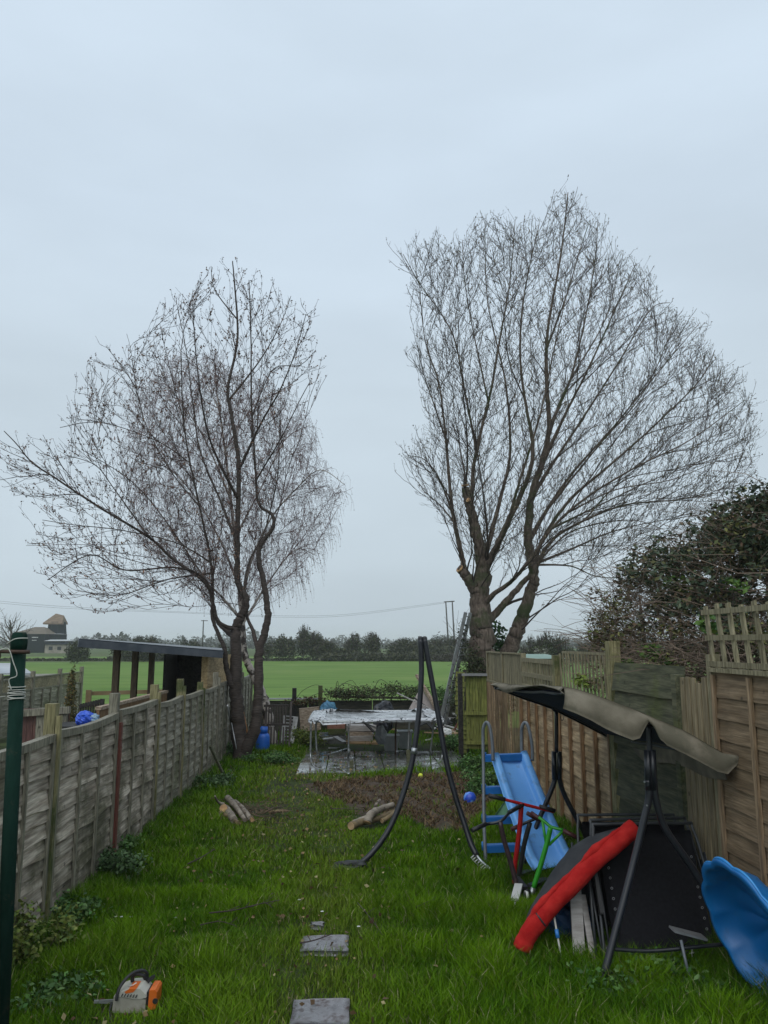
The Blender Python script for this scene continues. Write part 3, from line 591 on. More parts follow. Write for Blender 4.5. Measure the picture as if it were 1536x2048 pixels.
# ================================================================== TREES
def resample(pts, rad, step):
    P = smooth_path(pts, 8); n = len(P); Rr = []
    for i in range(n):
        t = i / 8; j = min(int(t), len(rad) - 2); Rr.append(lerp(rad[j], rad[j + 1], t - j))
    return P, Rr
class Tree:
    def __init__(s, seed): s.r = random.Random(seed); s.np = np.random.RandomState(seed); s.pos = []; s.tan = []; s.rad = []; s.lim = []; s.tw = []; s.buds = []
    def add(s, P, Rr, store, k):
        store.append((P, Rr, k))
        for i in range(1, len(P)):
            t = (P[i] - P[i - 1])
            if t.length > 1e-6: s.pos.append(P[i]); s.tan.append(t.normalized()); s.rad.append(Rr[i])
    def limb(s, pts, rad, Y, wob=.5, k=8):
        """pts in measured pixel positions with own depth offset"""
        P3 = []
        for i, p in enumerate(pts):
            dy = p[2] if len(p) > 2 else 0
            P3.append(D(p[0], p[1], Y + dy))
        if s.pos:
            dd = [(q - P3[0]).length_squared for q in s.pos]; j = dd.index(min(dd))
            if dd[j] < .8 ** 2: P3[0] = s.pos[j].copy(); rad = (min(rad[0], s.rad[j] * .8), min(rad[1], s.rad[j] * .5))
        n = len(P3); rr = [lerp(rad[0], rad[1], (i / (n - 1)) ** .6) * (1 - .12 * (i > 0) * (rad[0] < .13)) for i in range(n)]
        P, Rr = resample(P3, rr, .2)
        P = [p + V((s.r.gauss(0, 1), s.r.gauss(0, 1), 0)) * Rr[i] * .10 for i, p in enumerate(P)]
        s.add(P, Rr, s.lim, k); return P
    def fill(s, poly, Y, dmax, n, rmax, rmin, rfrac, store, k, base, up=.35, ang=.5, batches=4, zone=None, lmax=99, lmin=.25, spread=None, droop=0, seg=5, wob=.03, minr=.0, dens=None, rim=False, mincos=.25, outmin=-1):
        xs = [p[0] for p in poly]; ysn = [p[1] for p in poly]; cxm = (min(xs) + max(xs)) / 2; hw = (max(xs) - min(xs)) / 2
        for bi in range(batches):
            PA = np.array([tuple(p) for p in s.pos]); TA = np.array([tuple(p) for p in s.tan]); RA = np.array(s.rad)
            if minr: msk = RA > minr; PA, TA, RA = PA[msk], TA[msk], RA[msk]
            new = []; cnt = 0; tries = 0
            while cnt < n // batches and tries < n * 6:
                tries += 1
                x = s.r.uniform(min(xs), max(xs)); y = s.r.uniform(min(ysn), max(ysn))
                if rim:
                    j_ = s.r.randrange(len(poly)); p0_, p1_ = poly[j_], poly[(j_ + 1) % len(poly)]
                    if s.r.random() > math.hypot(p1_[0] - p0_[0], p1_[1] - p0_[1]) / 110: continue
                    f_ = s.r.random(); cym = sum(ysn) / len(ysn); g_ = s.r.uniform(.70, 1.07); x = lerp(p0_[0], p1_[0], f_); y = lerp(p0_[1], p1_[1], f_); x = cxm + (x - cxm) * g_; y = cym + (y - cym) * g_
                elif not inpoly(x, y, poly): continue
                if dens and s.r.random() > dens(x, y): continue
                x += s.r.gauss(0, 9) + 16 * math.sin(y * .061) * (s.r.random() < .35); y += s.r.gauss(0, 9) + 14 * math.sin(x * .07) * (s.r.random() < .35)
                q = (x - cxm) / hw; dy = s.r.uniform(-1, 1) * dmax * math.sqrt(max(.12, 1 - q * q)); tip = D(x, y, Y + dy)
                d = np.array(tip) - PA; dist = np.linalg.norm(d, axis=1) + 1e-6; cosT = (d * TA).sum(1) / dist
                upc = d[:, 2] / dist
                cost = dist * (1 + ang * 3 * (1 - cosT)) - up * upc * dist; cost[(cosT < mincos)] = 1e9; cost[dist < lmin] = 1e9; cost[PA[:, 2] < base.z + .8] = 1e9
                if outmin > -1: ob_ = np.array((tip - base).normalized() + V((0, 0, .25))); ob_ /= np.linalg.norm(ob_); cost[(d @ ob_) / dist < outmin] = 1e9
                i = int(np.argmin(cost))
                if cost[i] > 1e8 or dist[i] > lmax: continue
                cnt += 1; new.append((i, tip))
            for i, tip in new:
                a = V(PA[i]); ta = V(TA[i]); L_ = (tip - a).length; out = (tip - base).normalized(); dv = (tip - a).normalized()
                c1 = a + (ta * .5 + dv * 1.1).normalized() * L_ * .35; c2 = tip - (out * .35 + dv * 1.2 + V((0, 0, .15 - droop))).normalized() * L_ * .33
                ns = max(3, min(12, int(L_ / .28) + 2)) if seg is None else seg
                P = []; wv = V((s.r.gauss(0, 1), s.r.gauss(0, 1), s.r.gauss(0, 1))) * L_ * wob; wv2 = V((s.r.gauss(0, 1), s.r.gauss(0, 1), s.r.gauss(0, 1))) * L_ * wob * .5
                for j in range(ns + 1):
                    t = j / ns; p = a * (1 - t) ** 3 + c1 * 3 * t * (1 - t) ** 2 + c2 * 3 * t * t * (1 - t) + tip * t ** 3
                    p += wv * math.sin(t * 6.28) + wv2 * math.sin(t * 15)
                    if droop: p.z -= droop * .35 * L_ * t * t
                    P.append(p)
                r0 = min(RA[i] * rfrac, rmax * (.6 + .1 * L_)); r0 = max(r0, rmin); Rr = [lerp(r0, rmin * .75, (j / ns) ** .8) for j in range(ns + 1)]
                s.add(P, Rr, store, k)
    def shoots(s, src, per, L0, L1, r0, bud=True, upw=.35, droop=0, tipn=3, budsize=.02, ang=.8, k=3):
        for P, Rr, _ in src:
            n = len(P)
            if n < 3: continue
            tot = sum((P[i + 1] - P[i]).length for i in range(n - 1)); m = max(1, int(tot * per)); sg = s.r.choice((-1, 1))
            for q in range(m):
                t = s.r.uniform(.25, 1.0) * (n - 1); i = min(int(t), n - 2); a = P[i].lerp(P[i + 1], t - i)
                if Rr[i] > .05: continue
                ta = (P[i + 1] - P[i]).normalized(); o = ta.orthogonal().normalized(); o.rotate(Matrix.Rotation(s.r.uniform(0, 6.28), 3, ta))
                d = (ta + o * ang * s.r.uniform(.6, 1.3)).normalized(); L_ = s.r.uniform(L0, L1)
                if droop:
                    d = (d + V((0, 0, -.25 * droop))).normalized(); pts = [a, a + d * L_ * .35 + V((0, 0, -.04 * L_)), a + d * L_ * .5 + V((0, 0, -.42 * L_ * droop)), a + d * L_ * .55 + V((s.r.uniform(-.05, .05), 0, -.95 * L_ * droop))]
                else: pts = [a, a + d * L_ * .5, a + (d + V((0, 0, upw))).normalized() * L_]
                s.tw.append((pts, [r0, r0 * .8, r0 * .6, r0 * .5][:len(pts)], k))
                if bud:
                    for b in range(tipn):
                        f = 1 - b * .32; ii = f * (len(pts) - 1); i0 = min(int(ii), len(pts) - 2); s.buds.append((pts[i0].lerp(pts[i0 + 1], ii - i0), budsize * s.r.uniform(.6, 1.3)))
    def build(s, th, mt_trunk, mt_twig, mt_bud, names=('trunk', 'branches', 'twigs', 'buds')):
        m = MB()
        for P, Rr, k in s.lim: m.tube(P, Rr, k)
        m.build(names[0], mt_trunk, th)
        return th
def tree_finish(T, th, store2, mt_trunk, mt_twig, mt_bud):
    m = MB()
    for P, Rr, k in T.lim: m.tube(P, Rr, k)
    m.build('trunk', mt_trunk, th)
    m = MB()
    for P, Rr, k in store2: m.tube(P, Rr, k, cap=False)
    cr_ = m.build('crown', mt_twig, th)
    m = MB()
    for P, Rr, k in T.tw: m.tube(P, Rr, k, cap=False, smooth=False)
    m.build('twigs', mt_twig, cr_)
    C = np.array([tuple(b[0]) for b in T.buds]); S = np.array([b[1] for b in T.buds])
    if len(C):
        P = np.concatenate([leaf_quads(C, S, 5, 1.5, .55), leaf_quads(C + np.random.RandomState(2).normal(size=C.shape) * S[:, None] * .4, S, 6, 1.5, .55)])
        quads_obj('buds', P, np.random.RandomState(9).uniform(.7, 1.3, (len(P), 1)) * np.array([[1, 1, 1]]), mt_bud, cr_)
M_BUDT = mat('reddish_bud_tint', (.15, .075, .065), (.20, .12, .07), .7, 2, attr='tint'); M_BUDT2 = mat('brown_bud_tint', (.13, .10, .07), (.17, .14, .08), .7, 2, attr='tint')
# --- cherry, left
YC = 17.9
T = Tree(5)
T.limb([(484, 1524), (477, 1456), (472, 1391), (472, 1310), (471, 1262), (478, 1240), (490, 1218), (490, 1192), (476, 1163), (475, 1074), (477, 925), (462, 826), (456, 777), (475, 678), (470, 579), (465, 522)], (.20, .012), YC, k=10)
T.limb([(498, 1516), (508, 1460), (514, 1423), (518, 1359), (518, 1307), (528, 1270), (535, 1238), (534, 1210), (529, 1173), (517, 1113), (525, 1084), (546, 1054), (544, 1029), (517, 1005), (510, 925), (503, 802), (502, 678), (498, 560)], (.165, .01), YC - .1, k=10)
T.limb([(518, 1305, -.1), (512, 1285, -.1), (504, 1257, 0), (494, 1232, .1), (488, 1180, .3), (500, 1120, .7), (530, 1060, 1.0), (555, 950, 1.2), (560, 830, 1.4)], (.09, .01), YC)
T.limb([(470, 1385), (460, 1360, -.1), (452, 1327, -.15), (449, 1298, -.2), (434, 1262, -.25), (424, 1230, -.3), (426, 1190, -.35), (420, 1113, -.5), (396, 1000, -.9), (378, 915, -1.1), (366, 826, -1.2), (362, 700, -1.2)], (.10, .01), YC)
T.limb([(470, 1278), (452, 1260, .1), (434, 1240, .2), (425, 1205, .3), (410, 1165, .3), (346, 1118, .2), (297, 1074, 0), (198, 1014, -.2), (109, 955, -.3), (64, 925, -.3), (35, 890, -.3), (8, 862, -.3)], (.085, .01), YC)
T.limb([(473, 1258), (450, 1252, -.2), (432, 1235, -.3), (424, 1192, -.5), (404, 1153, -.8), (350, 1135, -1.3), (250, 1140, -1.7), (180, 1110, -2), (95, 1160, -2.2)], (.062, .009), YC)
for q in ([(420, 1120, -.5), (350, 1085, -.3), (240, 1060, .2), (150, 1050, .6), (85, 1040, .8)], [(400, 1010, -.9), (340, 940, -.6), (292, 850, -.2), (268, 770, .2), (212, 692, .4)],
          [(380, 925, -1.1), (310, 880, -1), (200, 845, -.8), (120, 855, -.6)], [(475, 1090, 0), (440, 1000, .4), (400, 900, .8), (385, 800, 1.2), (372, 700, 1.3), (352, 600, 1.4)],
          [(477, 940, 0), (520, 850, -.5), (560, 780, -1), (592, 700, -1.2), (612, 628, -1.2)], [(458, 800, 0), (520, 720, .5), (560, 650, .8), (582, 592, 1)], [(366, 840, -1.2), (340, 740, -1), (320, 650, -.8)],
          [(424, 1180, -.3), (330, 1040, .8), (260, 960, 1.4), (165, 900, 1.8)], [(420, 1150, -.4), (330, 1160, .4), (240, 1190, .8), (150, 1180, 1)], [(470, 640, 0), (430, 580, .2), (422, 532, .2)],
          [(475, 1000, .1), (420, 880, -.8), (395, 740, -1.4), (385, 600, -1.6)], [(505, 830, 0), (545, 740, .7), (600, 730, 1), (632, 700, 1)], [(300, 1074, 0), (230, 980, .5), (190, 930, .8), (130, 910, .9)],
          [(510, 960, 0), (560, 880, -.9), (600, 800, -1.2), (622, 760, -1.2)]):
    T.limb(q, (.045, .008), YC, k=6)
PC = [(465, 520), (510, 550), (580, 590), (615, 625), (635, 700), (625, 760), (600, 810), (560, 900), (530, 1000), (500, 1100), (440, 1160), (380, 1180), (300, 1190), (200, 1205), (90, 1165), (70, 1100), (90, 1010), (0, 970), (0, 872), (60, 890), (110, 915), (150, 860), (115, 855), (160, 770), (160, 740), (205, 692), (250, 725), (310, 640), (350, 590), (370, 575), (420, 530)]
base = D(480, 1300, YC); st = []
T.fill(PC, YC, 2.3, 120, .015, .006, .55, st, 5, base, .25, 1.5, 3, lmin=.8, seg=8, wob=.012, rim=True, mincos=.75, outmin=.6)
T.fill(PC, YC, 2.3, 240, .013, .0055, .55, st, 5, base, .25, 1.3, 3, lmin=.6, seg=7, wob=.010, mincos=.7)
T.fill(PC, YC, 2.4, 2000, .008, .0042, .6, st, 4, base, .2, .7, 4, lmin=.25, seg=4, wob=.012, lmax=1.6, mincos=.45, outmin=.5)
edge_p = [p for p in st]
T.shoots(st, 4.2, .05, .20, .0037, True, .3, 0, 2, .042, .75)
T.shoots([q for q in T.lim if q[1][-1] < .02], 1.6, .12, .5, .0055, True, .5, 0, 3, .040, .8)
th = thing('cherry_tree', D(490, 1520, YC), 'bare budding tree with twin dark banded trunks by the left fence', 'tree')
tree_finish(T, th, st, M_BARKC, M_TWIG, M_BUDT)
# --- birch behind
YB = 20.6
T = Tree(8)
T.limb([(545, 1500), (533, 1420), (522, 1383), (503, 1343), (490, 1310), (486, 1262), (481, 1200), (472, 1100), (462, 1000), (450, 900), (436, 800), (428, 715)], (.17, .012), YB, k=10)
for q in ([(484, 1230, 0), (500, 1130, -.3), (540, 1040, -.6), (590, 980, -.8), (640, 940, -.9), (690, 970, -.9)], [(480, 1180, 0), (440, 1080, .4), (380, 980, .7), (320, 930, .9), (270, 960, 1)], [(470, 1080, 0), (520, 980, .5), (570, 880, .9), (620, 850, 1)],
          [(462, 1000, 0), (410, 880, -.4), (350, 790, -.8), (300, 760, -1)], [(450, 900, 0), (500, 820, .4), (550, 780, .5)], [(488, 1250, 0), (540, 1160, .5), (590, 1100, .8), (630, 1110, 1)], [(440, 820, 0), (400, 740, .3), (360, 700, .4)], [(486, 1240, 0), (430, 1180, -.5), (390, 1160, -.9), (350, 1180, -1)]):
    T.limb(q, (.05, .008), YB, k=6)
PBi = [(320, 720), (430, 700), (500, 755), (565, 765), (625, 845), (640, 900), (660, 950), (690, 985), (660, 1030), (640, 1100), (600, 1150), (540, 1160), (500, 1180), (400, 1180), (330, 1120), (270, 1060), (250, 900), (270, 770)]
base = D(485, 1300, YB); st = []
T.fill(PBi, YB, 2.0, 220, .013, .006, .6, st, 4, base, .3, .9, 3, lmin=.6, seg=7, wob=.015, droop=.04, rim=True, mincos=.5, lmax=4.5)
T.fill(PBi, YB, 2.0, 4200, .006, .0038, .6, st, 3, base, .1, .4, 3, lmin=.3, seg=4, wob=.02, droop=.5, lmax=2.0)
T.shoots(st, 6.0, .20, .6, .0034, True, 0, .8, 2, .026, .9)
th = thing('birch_tree', D(545, 1500, YB), 'white-barked weeping birch with fine drooping twigs, behind the twin trunked tree', 'tree')
tree_finish(T, th, st, M_BIRCH, M_TWIGB, mat('birch_catkin_tint', (.15, .10, .085), (.18, .13, .10), .7, 2, attr='tint'))
# --- big pollarded tree, right
YR = 20.8
T = Tree(11)
T.limb([(966, 1420), (963, 1345), (964, 1290), (960, 1235), (958, 1190), (968, 1140)], (.45, .24), YR, k=12)
T.limb([(1002, 1420, .5), (1010, 1325, .4), (1028, 1275, .3), (1046, 1231, .2), (1062, 1180, .1), (1068, 1150, 0), (1056, 1077, 0), (1063, 993, .1), (1083, 929, .1), (1098, 855, 0), (1093, 756, -.2), (1096, 657, -.3), (1122, 508, -.4), (1136, 385, -.5)], (.30, .012), YR, k=10)
T.limb([(962, 1200, -.1), (945, 1170, -.15), (930, 1148, -.2), (921, 1138, -.22)], (.20, .12), YR, k=10)
T.limb([(940, 1160, -.1), (929, 1137, 0), (919, 1092, 0), (907, 1033, .1), (900, 978, .2), (892, 880, .3), (887, 835, .3), (876, 760, .4), (850, 680, .5), (838, 560, .6)], (.12, .01), YR)
T.limb([(966, 1150, 0), (960, 1100, -.1), (949, 1050, -.1), (938, 1010, -.15), (931, 975, -.15)], (.20, .11), YR, k=9)
T.limb([(942, 1010, -.1), (944, 983, 0), (948, 929, .1), (964, 855, .2), (984, 771, .3), (999, 682, .3), (1013, 607, .3), (1023, 533, .3), (1030, 442, .3)], (.12, .01), YR, k=8)
T.limb([(948, 900, .1), (929, 781, -.3), (910, 682, -.6), (882, 627, -.7), (840, 568, -.8), (806, 508, -.9)], (.07, .009), YR, k=6)
T.limb([(966, 1160, 0), (975, 1130, -.2), (994, 1092, -.4), (1028, 1018, -.6), (1056, 954, -.7), (1066, 894, -.8), (1050, 800, -.9), (1040, 700, -1), (1050, 580, -1.1), (1078, 450, -1.2)], (.14, .01), YR, k=8)
T.limb([(968, 1250, .1), (990, 1228, .1), (1015, 1200, .1), (1043, 1168, .1), (1066, 1140, .1), (1085, 1080, .2), (1140, 1000, .4), (1220, 930, .7), (1310, 850, 1), (1400, 760, 1.2), (1430, 700, 1.3)], (.14, .01), YR, k=8)
T.limb([(966, 1215, -.1), (985, 1190, -.4), (1020, 1165, -.8), (1060, 1120, -1.1), (1110, 1050, -1.4), (1180, 990, -1.7), (1280, 930, -2), (1380, 880, -2.2), (1490, 800, -2.4)], (.10, .009), YR, k=8)
for q, r_ in (([(1068, 1148, 0), (1100, 1085, -.3), (1160, 1045, -.7), (1250, 1010, -1), (1350, 1000, -1.2), (1440, 985, -1.3)], .075), ([(1060, 1085, 0), (1100, 1010, .3), (1150, 940, .6), (1230, 850, 1), (1320, 740, 1.3), (1400, 645, 1.5)], .08),
              ([(1063, 993, .1), (1110, 920, .5), (1170, 830, .9), (1240, 720, 1.2), (1300, 620, 1.4), (1340, 605, 1.5)], .075), ([(1083, 929, .1), (1130, 830, -.4), (1180, 730, -.8), (1230, 620, -1), (1270, 530, -1.1)], .07),
              ([(1098, 855, 0), (1140, 760, .3), (1170, 640, .6), (1190, 520, .8), (1196, 440, .8)], .06), ([(1078, 1130, .1), (1150, 1095, .8), (1220, 1065, 1.3), (1300, 1045, 1.7), (1400, 1030, 2)], .06),
              ([(1082, 1135, 0), (1140, 1132, -.4), (1190, 1152, -.8), (1240, 1156, -1)], .035), ([(1110, 1060, 0), (1200, 1010, 1), (1330, 950, 1.8), (1490, 900, 2.4)], .06), ([(1150, 1000, -1), (1250, 960, -.6), (1380, 930, -.2), (1505, 870, 0)], .05),
              ([(960, 1130, 0), (1000, 1000, .8), (1020, 900, 1.2), (1010, 760, 1.4), (975, 600, 1.5), (970, 440, 1.5)], .09), ([(905, 1030, .1), (880, 960, -.3), (850, 920, -.5), (820, 912, -.6)], .035), ([(907, 1050, 0), (880, 1010, .5), (850, 985, .6)], .03),
              ([(892, 880, .3), (865, 800, 0), (845, 740, -.2), (835, 690, -.3)], .035), ([(985, 1110, -.3), (1010, 1060, -1.2), (1040, 960, -1.8), (1080, 830, -2.2), (1110, 690, -2.4), (1140, 560, -2.5)], .08), ([(975, 800, .3), (950, 680, .9), (930, 570, 1.2), (925, 480, 1.3)], .05),
              ([(1068, 1148, .1), (1090, 1110, .6), (1150, 1060, 1.4), (1260, 1040, 2), (1330, 1060, 2.2)], .05), ([(1100, 1020, .2), (1190, 900, 0), (1290, 780, -.2), (1350, 640, -.3)], .06), ([(1130, 1030, -1), (1230, 980, -1.6), (1340, 960, -2), (1440, 920, -2.3)], .05),
              ([(1085, 900, .1), (1130, 780, 1), (1210, 640, 1.6), (1240, 520, 1.8)], .05), ([(1096, 700, -.3), (1130, 600, -.6), (1160, 500, -.7), (1180, 440, -.7)], .035)):
    T.limb(q, (r_, .009), YR, k=6)
PR = [(800, 500), (850, 470), (900, 480), (940, 460), (975, 425), (1010, 430), (1070, 450), (1110, 400), (1138, 378), (1160, 410), (1195, 440), (1220, 500), (1290, 530), (1310, 600), (1400, 640), (1420, 700), (1465, 730), (1515, 800), (1518, 880), (1510, 960), (1440, 1020), (1360, 1050), (1290, 1070), (1230, 1100), (1170, 1120), (1090, 1110), (1060, 1130), (1000, 1100), (960, 1080), (930, 1100), (890, 1040), (850, 985), (812, 910), (862, 830), (840, 750), (828, 680), (870, 630), (812, 590), (830, 540)]
base = D(1000, 1330, YR); st = []
T.fill(PR, YR, 3.2, 260, .032, .007, .6, st, 5, base, .25, 1.3, 4, lmin=1.0, seg=8, wob=.016, rim=True, mincos=.7, outmin=.72)
T.fill(PR, YR, 3.2, 720, .022, .0065, .6, st, 5, base, .25, 1.0, 4, lmin=.7, seg=7, wob=.016, mincos=.6, outmin=.72)
T.fill(PR, YR, 3.3, 2600, .011, .0054, .58, st, 4, base, .2, .8, 4, lmin=.35, seg=5, wob=.014, lmax=2.2, mincos=.5, outmin=.62)
T.fill(PR, YR, 3.3, 8500, .007, .0042, .6, st, 3, base, .2, .6, 3, lmin=.2, seg=3, wob=.012, lmax=1.0, mincos=.4, outmin=.5)
T.shoots(st, 2.6, .06, .24, .0036, True, .3, 0, 2, .036, .75)
th = thing('pollarded_tree', D(966, 1420, YR), 'largest bare tree, on the right, with freshly sawn stumps on its trunk', 'tree')
tree_finish(T, th, st, M_BARKR, M_TWIGR, M_BUDT2)
for (px, py, dy, r_, nv) in ((919, 1137, -.24, .115, (-.7, -.3, .55)), (930, 970, -.17, .10, (-.2, -.3, 1)), (936, 1000, -.3, .06, (-.9, -.6, .3))):
    p = D(px, py, YR + dy); MB().lathe([(r_, -.03), (r_, .012), (r_ * .9, .016)], p, 14, nv).build('sawn_stump', M_CUT, th)
# ivy round the trunk and between the stems
def leafcloud(name, blobs, n, size, cols, seed, parent, mt=M_LEAF, w=None, shell=.0):
    r = np.random.RandomState(seed); vol = np.array([b[3] * b[4] * b[5] for b in blobs]); i = r.choice(len(blobs), n, p=vol / vol.sum()); B = np.array(blobs)[i]
    d = r.normal(size=(n, 3)); d /= np.linalg.norm(d, axis=1)[:, None]; rr = (shell + (1 - shell) * r.rand(n)) ** (1 / 3.) * (1 + .10 * r.normal(size=n))
    C = B[:, :3] + d * rr[:, None] * B[:, 3:6]; return quads_obj(name, leaf_quads(C, size, seed + 1), pal(n, cols, seed + 2, w), mt, parent)
c = D(1000, 1290, YR + .8); th = thing('ivy_bush', (c.x, c.y, 0), 'glossy green ivy growing between the two stems of the large right-hand tree', 'ivy')
leafcloud('foliage', [(c.x - .15, c.y, c.z + .15, .38, .35, .55), (c.x + .1, c.y, c.z - .6, .5, .4, .6), (c.x - .1, c.y, c.z - 1.3, .6, .4, .7)], 2600, .11, [(.03, .085, .02), (.05, .13, .035), (.02, .05, .015)], 400, th)
MB().tube([(c.x, c.y, 0), (c.x + .05, c.y, c.z * .6), (c.x - .05, c.y, c.z)], [.04, .03, .01], 6).build('stem', M_TWIG, th)
c = D(945, 1330, YR - .5); th = thing('ivy_bush', (c.x, c.y, 0), 'straggly ivy and shoots clinging round the foot of the large tree trunk', 'ivy')
leafcloud('foliage', [(c.x - .05, c.y, c.z + .1, .30, .25, .5), (c.x + .25, c.y + .1, c.z - .2, .45, .3, .45), (c.x - .2, c.y, c.z - .8, .45, .35, .7), (c.x - .22, c.y + .2, c.z + .75, .16, .15, .4)], 3000, .07, [(.05, .06, .03), (.08, .085, .045), (.035, .05, .02)], 410, th)
m = MB()
for k in range(26):
    a = V((c.x + rnd.uniform(-.3, .4), c.y + rnd.uniform(-.1, .3), c.z + rnd.uniform(-.8, .9))); m.tube([a, a + V((rnd.uniform(-.35, .1), 0, rnd.uniform(.1, .35))), a + V((rnd.uniform(-.6, .2), 0, rnd.uniform(.3, .8)))], [.007, .005, .003], 3)
m.build('stems', M_TWIG, th)
# ================================================================== HEDGE on the right
def blobs_px(L_): return [(*D(a, b, Y), rx, ry, rz) for a, b, Y, rx, ry, rz in L_]
HB = blobs_px([(1530, 1085, 8.6, .95, 1.1, .55), (1440, 1120, 9.4, .9, 1.1, .5), (1350, 1160, 10.2, .8, 1.0, .45), (1280, 1220, 11, .7, 1.0, .45), (1240, 1290, 11.6, .45, .8, .40), (1340, 1270, 9.9, .8, 1.0, .6), (1440, 1240, 9.0, .9, 1.0, .7), (1540, 1200, 8.2, .8, .9, .75), (1560, 1060, 8.4, .7, .9, .45), (1400, 1350, 8.7, .6, .7, .5), (1500, 1330, 8.0, .7, .7, .5), (1300, 1350, 10, .7, .7, .4)])
th = thing('overgrown_hedge', (5.0, 9.5, 0), 'tall tangled overgrown hedge of ivy and bare twigs rising behind the right fences', 'hedge')
UP3 = [b for b in HB]
_r = np.random.RandomState(66)
def clumpy(bl, k, s_):
    o_ = []
    for b in bl:
        for q in range(k):
            d = _r.normal(size=3); d /= np.linalg.norm(d); f_ = .55 + .55 * _r.rand(); z_ = s_ * (.6 + .9 * _r.rand()); o_.append((b[0] + d[0] * b[3] * f_, b[1] + d[1] * b[4] * f_, b[2] + d[2] * b[5] * f_, z_, z_, z_ * .75))
    return o_
leafcloud('foliage', clumpy(UP3[:3] + UP3[6:9], 34, .17), 19000, .062, [(.06, .085, .05), (.095, .12, .07), (.035, .055, .035), (.16, .155, .07), (.12, .08, .05)], 500, th, w=[.3, .25, .25, .12, .08], shell=.25)
leafcloud('undergrowth', clumpy(UP3[3:], 26, .14), 12000, .05, [(.11, .12, .045), (.08, .095, .035), (.15, .10, .06), (.18, .18, .06), (.06, .05, .03)], 510, th)
m = MB(); r = random.Random(77)
for k in range(4200):
    b = r.choice(HB); d = V((r.gauss(0, 1), r.gauss(0, 1), r.gauss(0, 1))).normalized() * r.random() ** .4; p = V(b[:3]) + V((d.x * b[3], d.y * b[4], d.z * b[5]))
    q = V((r.gauss(0, .5) - .15, r.gauss(0, .4), r.uniform(-.25, .55))) * r.uniform(.3, .9); s_ = V((r.gauss(0, .05), r.gauss(0, .05), r.gauss(0, .05)))
    r0 = r.choice((.003, .003, .004, .006)); m.tube([p, p + q * .5 + s_, p + q], [r0, r0 * .8, r0 * .5], 3, False, smooth=False)
for k in range(46):
    a = D(r.uniform(1180, 1330), r.uniform(1180, 1290), r.uniform(10.2, 11.8)); q = V((r.uniform(-.9, -.1), r.uniform(-.3, .3), r.uniform(-.2, .9))) * r.uniform(.3, 1.0); m.tube(smooth_path([a, a + q * .5 + V((0, 0, .08)), a + q], 3), .004, 3, False)
m.build('branches', mat('hedge_twig', (.10, .07, .05), (.18, .13, .095), .8, 2, island=.35), th)
m = MB()
for b in HB: m.tube([(b[0] * .5 + 2.6, b[1], 0), (b[0] * .8 + 1, b[1] + .1, b[2] * .5), (b[0], b[1], b[2] + .2)], [.06, .045, .015], 6)
m.build('trunk', M_BARKR, th)
for i, (px, py, Y, lab) in enumerate(((1300, 1305, 8.9, 'bright green leafy shoot above the mossy board fence'), (1320, 1345 - 20, 8.8, 'low yellow-green leaves on top of the mossy board fence'), (1410, 1245, 7.4, 'fresh green leaves hanging left of the trellis'), (1350, 1165, 9.2, 'pale green leaf tuft high in the hedge'), (1250, 1330, 9.6, 'green shoots beside the tall fence post'), (1165, 1360, 10.2, 'lime green new leaves poking through the slatted topper'), (1460, 1165, 7.6, 'small green leaf tuft above the trellis'), (1190, 1270, 11.5, 'yellow-green leaves at the left tip of the hedge'))):
    q = D(px, py, Y); t2 = thing('leafy_shoot', q, lab, 'shoots', 'fresh leafy shoots on the right fences')
    leafcloud('leaves', [(q.x, q.y, q.z, .14 - .05 * (i in (2, 6)), .10, .09), (q.x + .10, q.y, q.z - .05, .09, .08, .08)], 95 if i not in (2, 6) else 60, .07, [(.08, .155, .03), (.11, .17, .035), (.05, .11, .025)] if i not in (5, 7) else [(.20, .27, .05), (.15, .2, .04)], 520 + i * 3, t2)
    MB().tube([q + V((0, 0, -.3)), q + V((.03, 0, -.1)), q + V((0, 0, .08))], .004, 4).build('stem', M_TWIG, t2)
# ================================================================== FAR BACKGROUND
def bush(name, px, ytop, ybase, wpx, Y, label, cat, group, seed, cols, n=2600, bare=.5, flat=False, leaf=None):
    r = random.Random(seed); b = D(px, ybase, Y); tpt = D(px, ytop, Y); h = tpt.z - 0; W_ = wpx / 1539 * Y * 1.03; th = thing(name, (b.x, Y, 0), label, cat, group)
    bl = []
    for k in range(7):
        x = r.uniform(-.5, .5) * W_ * .75; hh = h * (1 - .45 * abs(x / (W_ * .5)) ** 2) * r.uniform(.8, 1); bl.append((b.x + x, Y + r.uniform(-.1, .1) * W_, hh * .55, W_ * r.uniform(.14, .24), W_ * .2, hh * .43))
    bl.append((b.x, Y, h * .3, W_ * .45, W_ * .25, h * .3))
    leafcloud('foliage', bl, n, leaf or (.28 if Y > 60 else .12), cols, seed + 3, th)
    m = MB()
    for k in range(int(150 * bare)):
        q = bl[r.randrange(7)]; a = V((q[0], q[1], q[2] * .3)); d = V((r.gauss(0, .5), r.gauss(0, .3), r.uniform(.7, 1.0))).normalized(); e = V(q[:3]) + V((d.x * q[3], d.y * q[4], d.z * q[5])) * r.uniform(.9, 1.22)
        m.tube([a, a.lerp(e, .55) + V((r.gauss(0, .02), 0, 0)) * h, e], [.012 * h * .9, .007 * h, .003 * h], 3, False)
    m.build('branches', M_TWIGR, th); return th
HC = [(.035, .044, .022), (.058, .068, .032), (.085, .085, .045), (.028, .034, .018)]
HG = [(.045, .06, .028), (.07, .085, .04), (.03, .04, .02)]
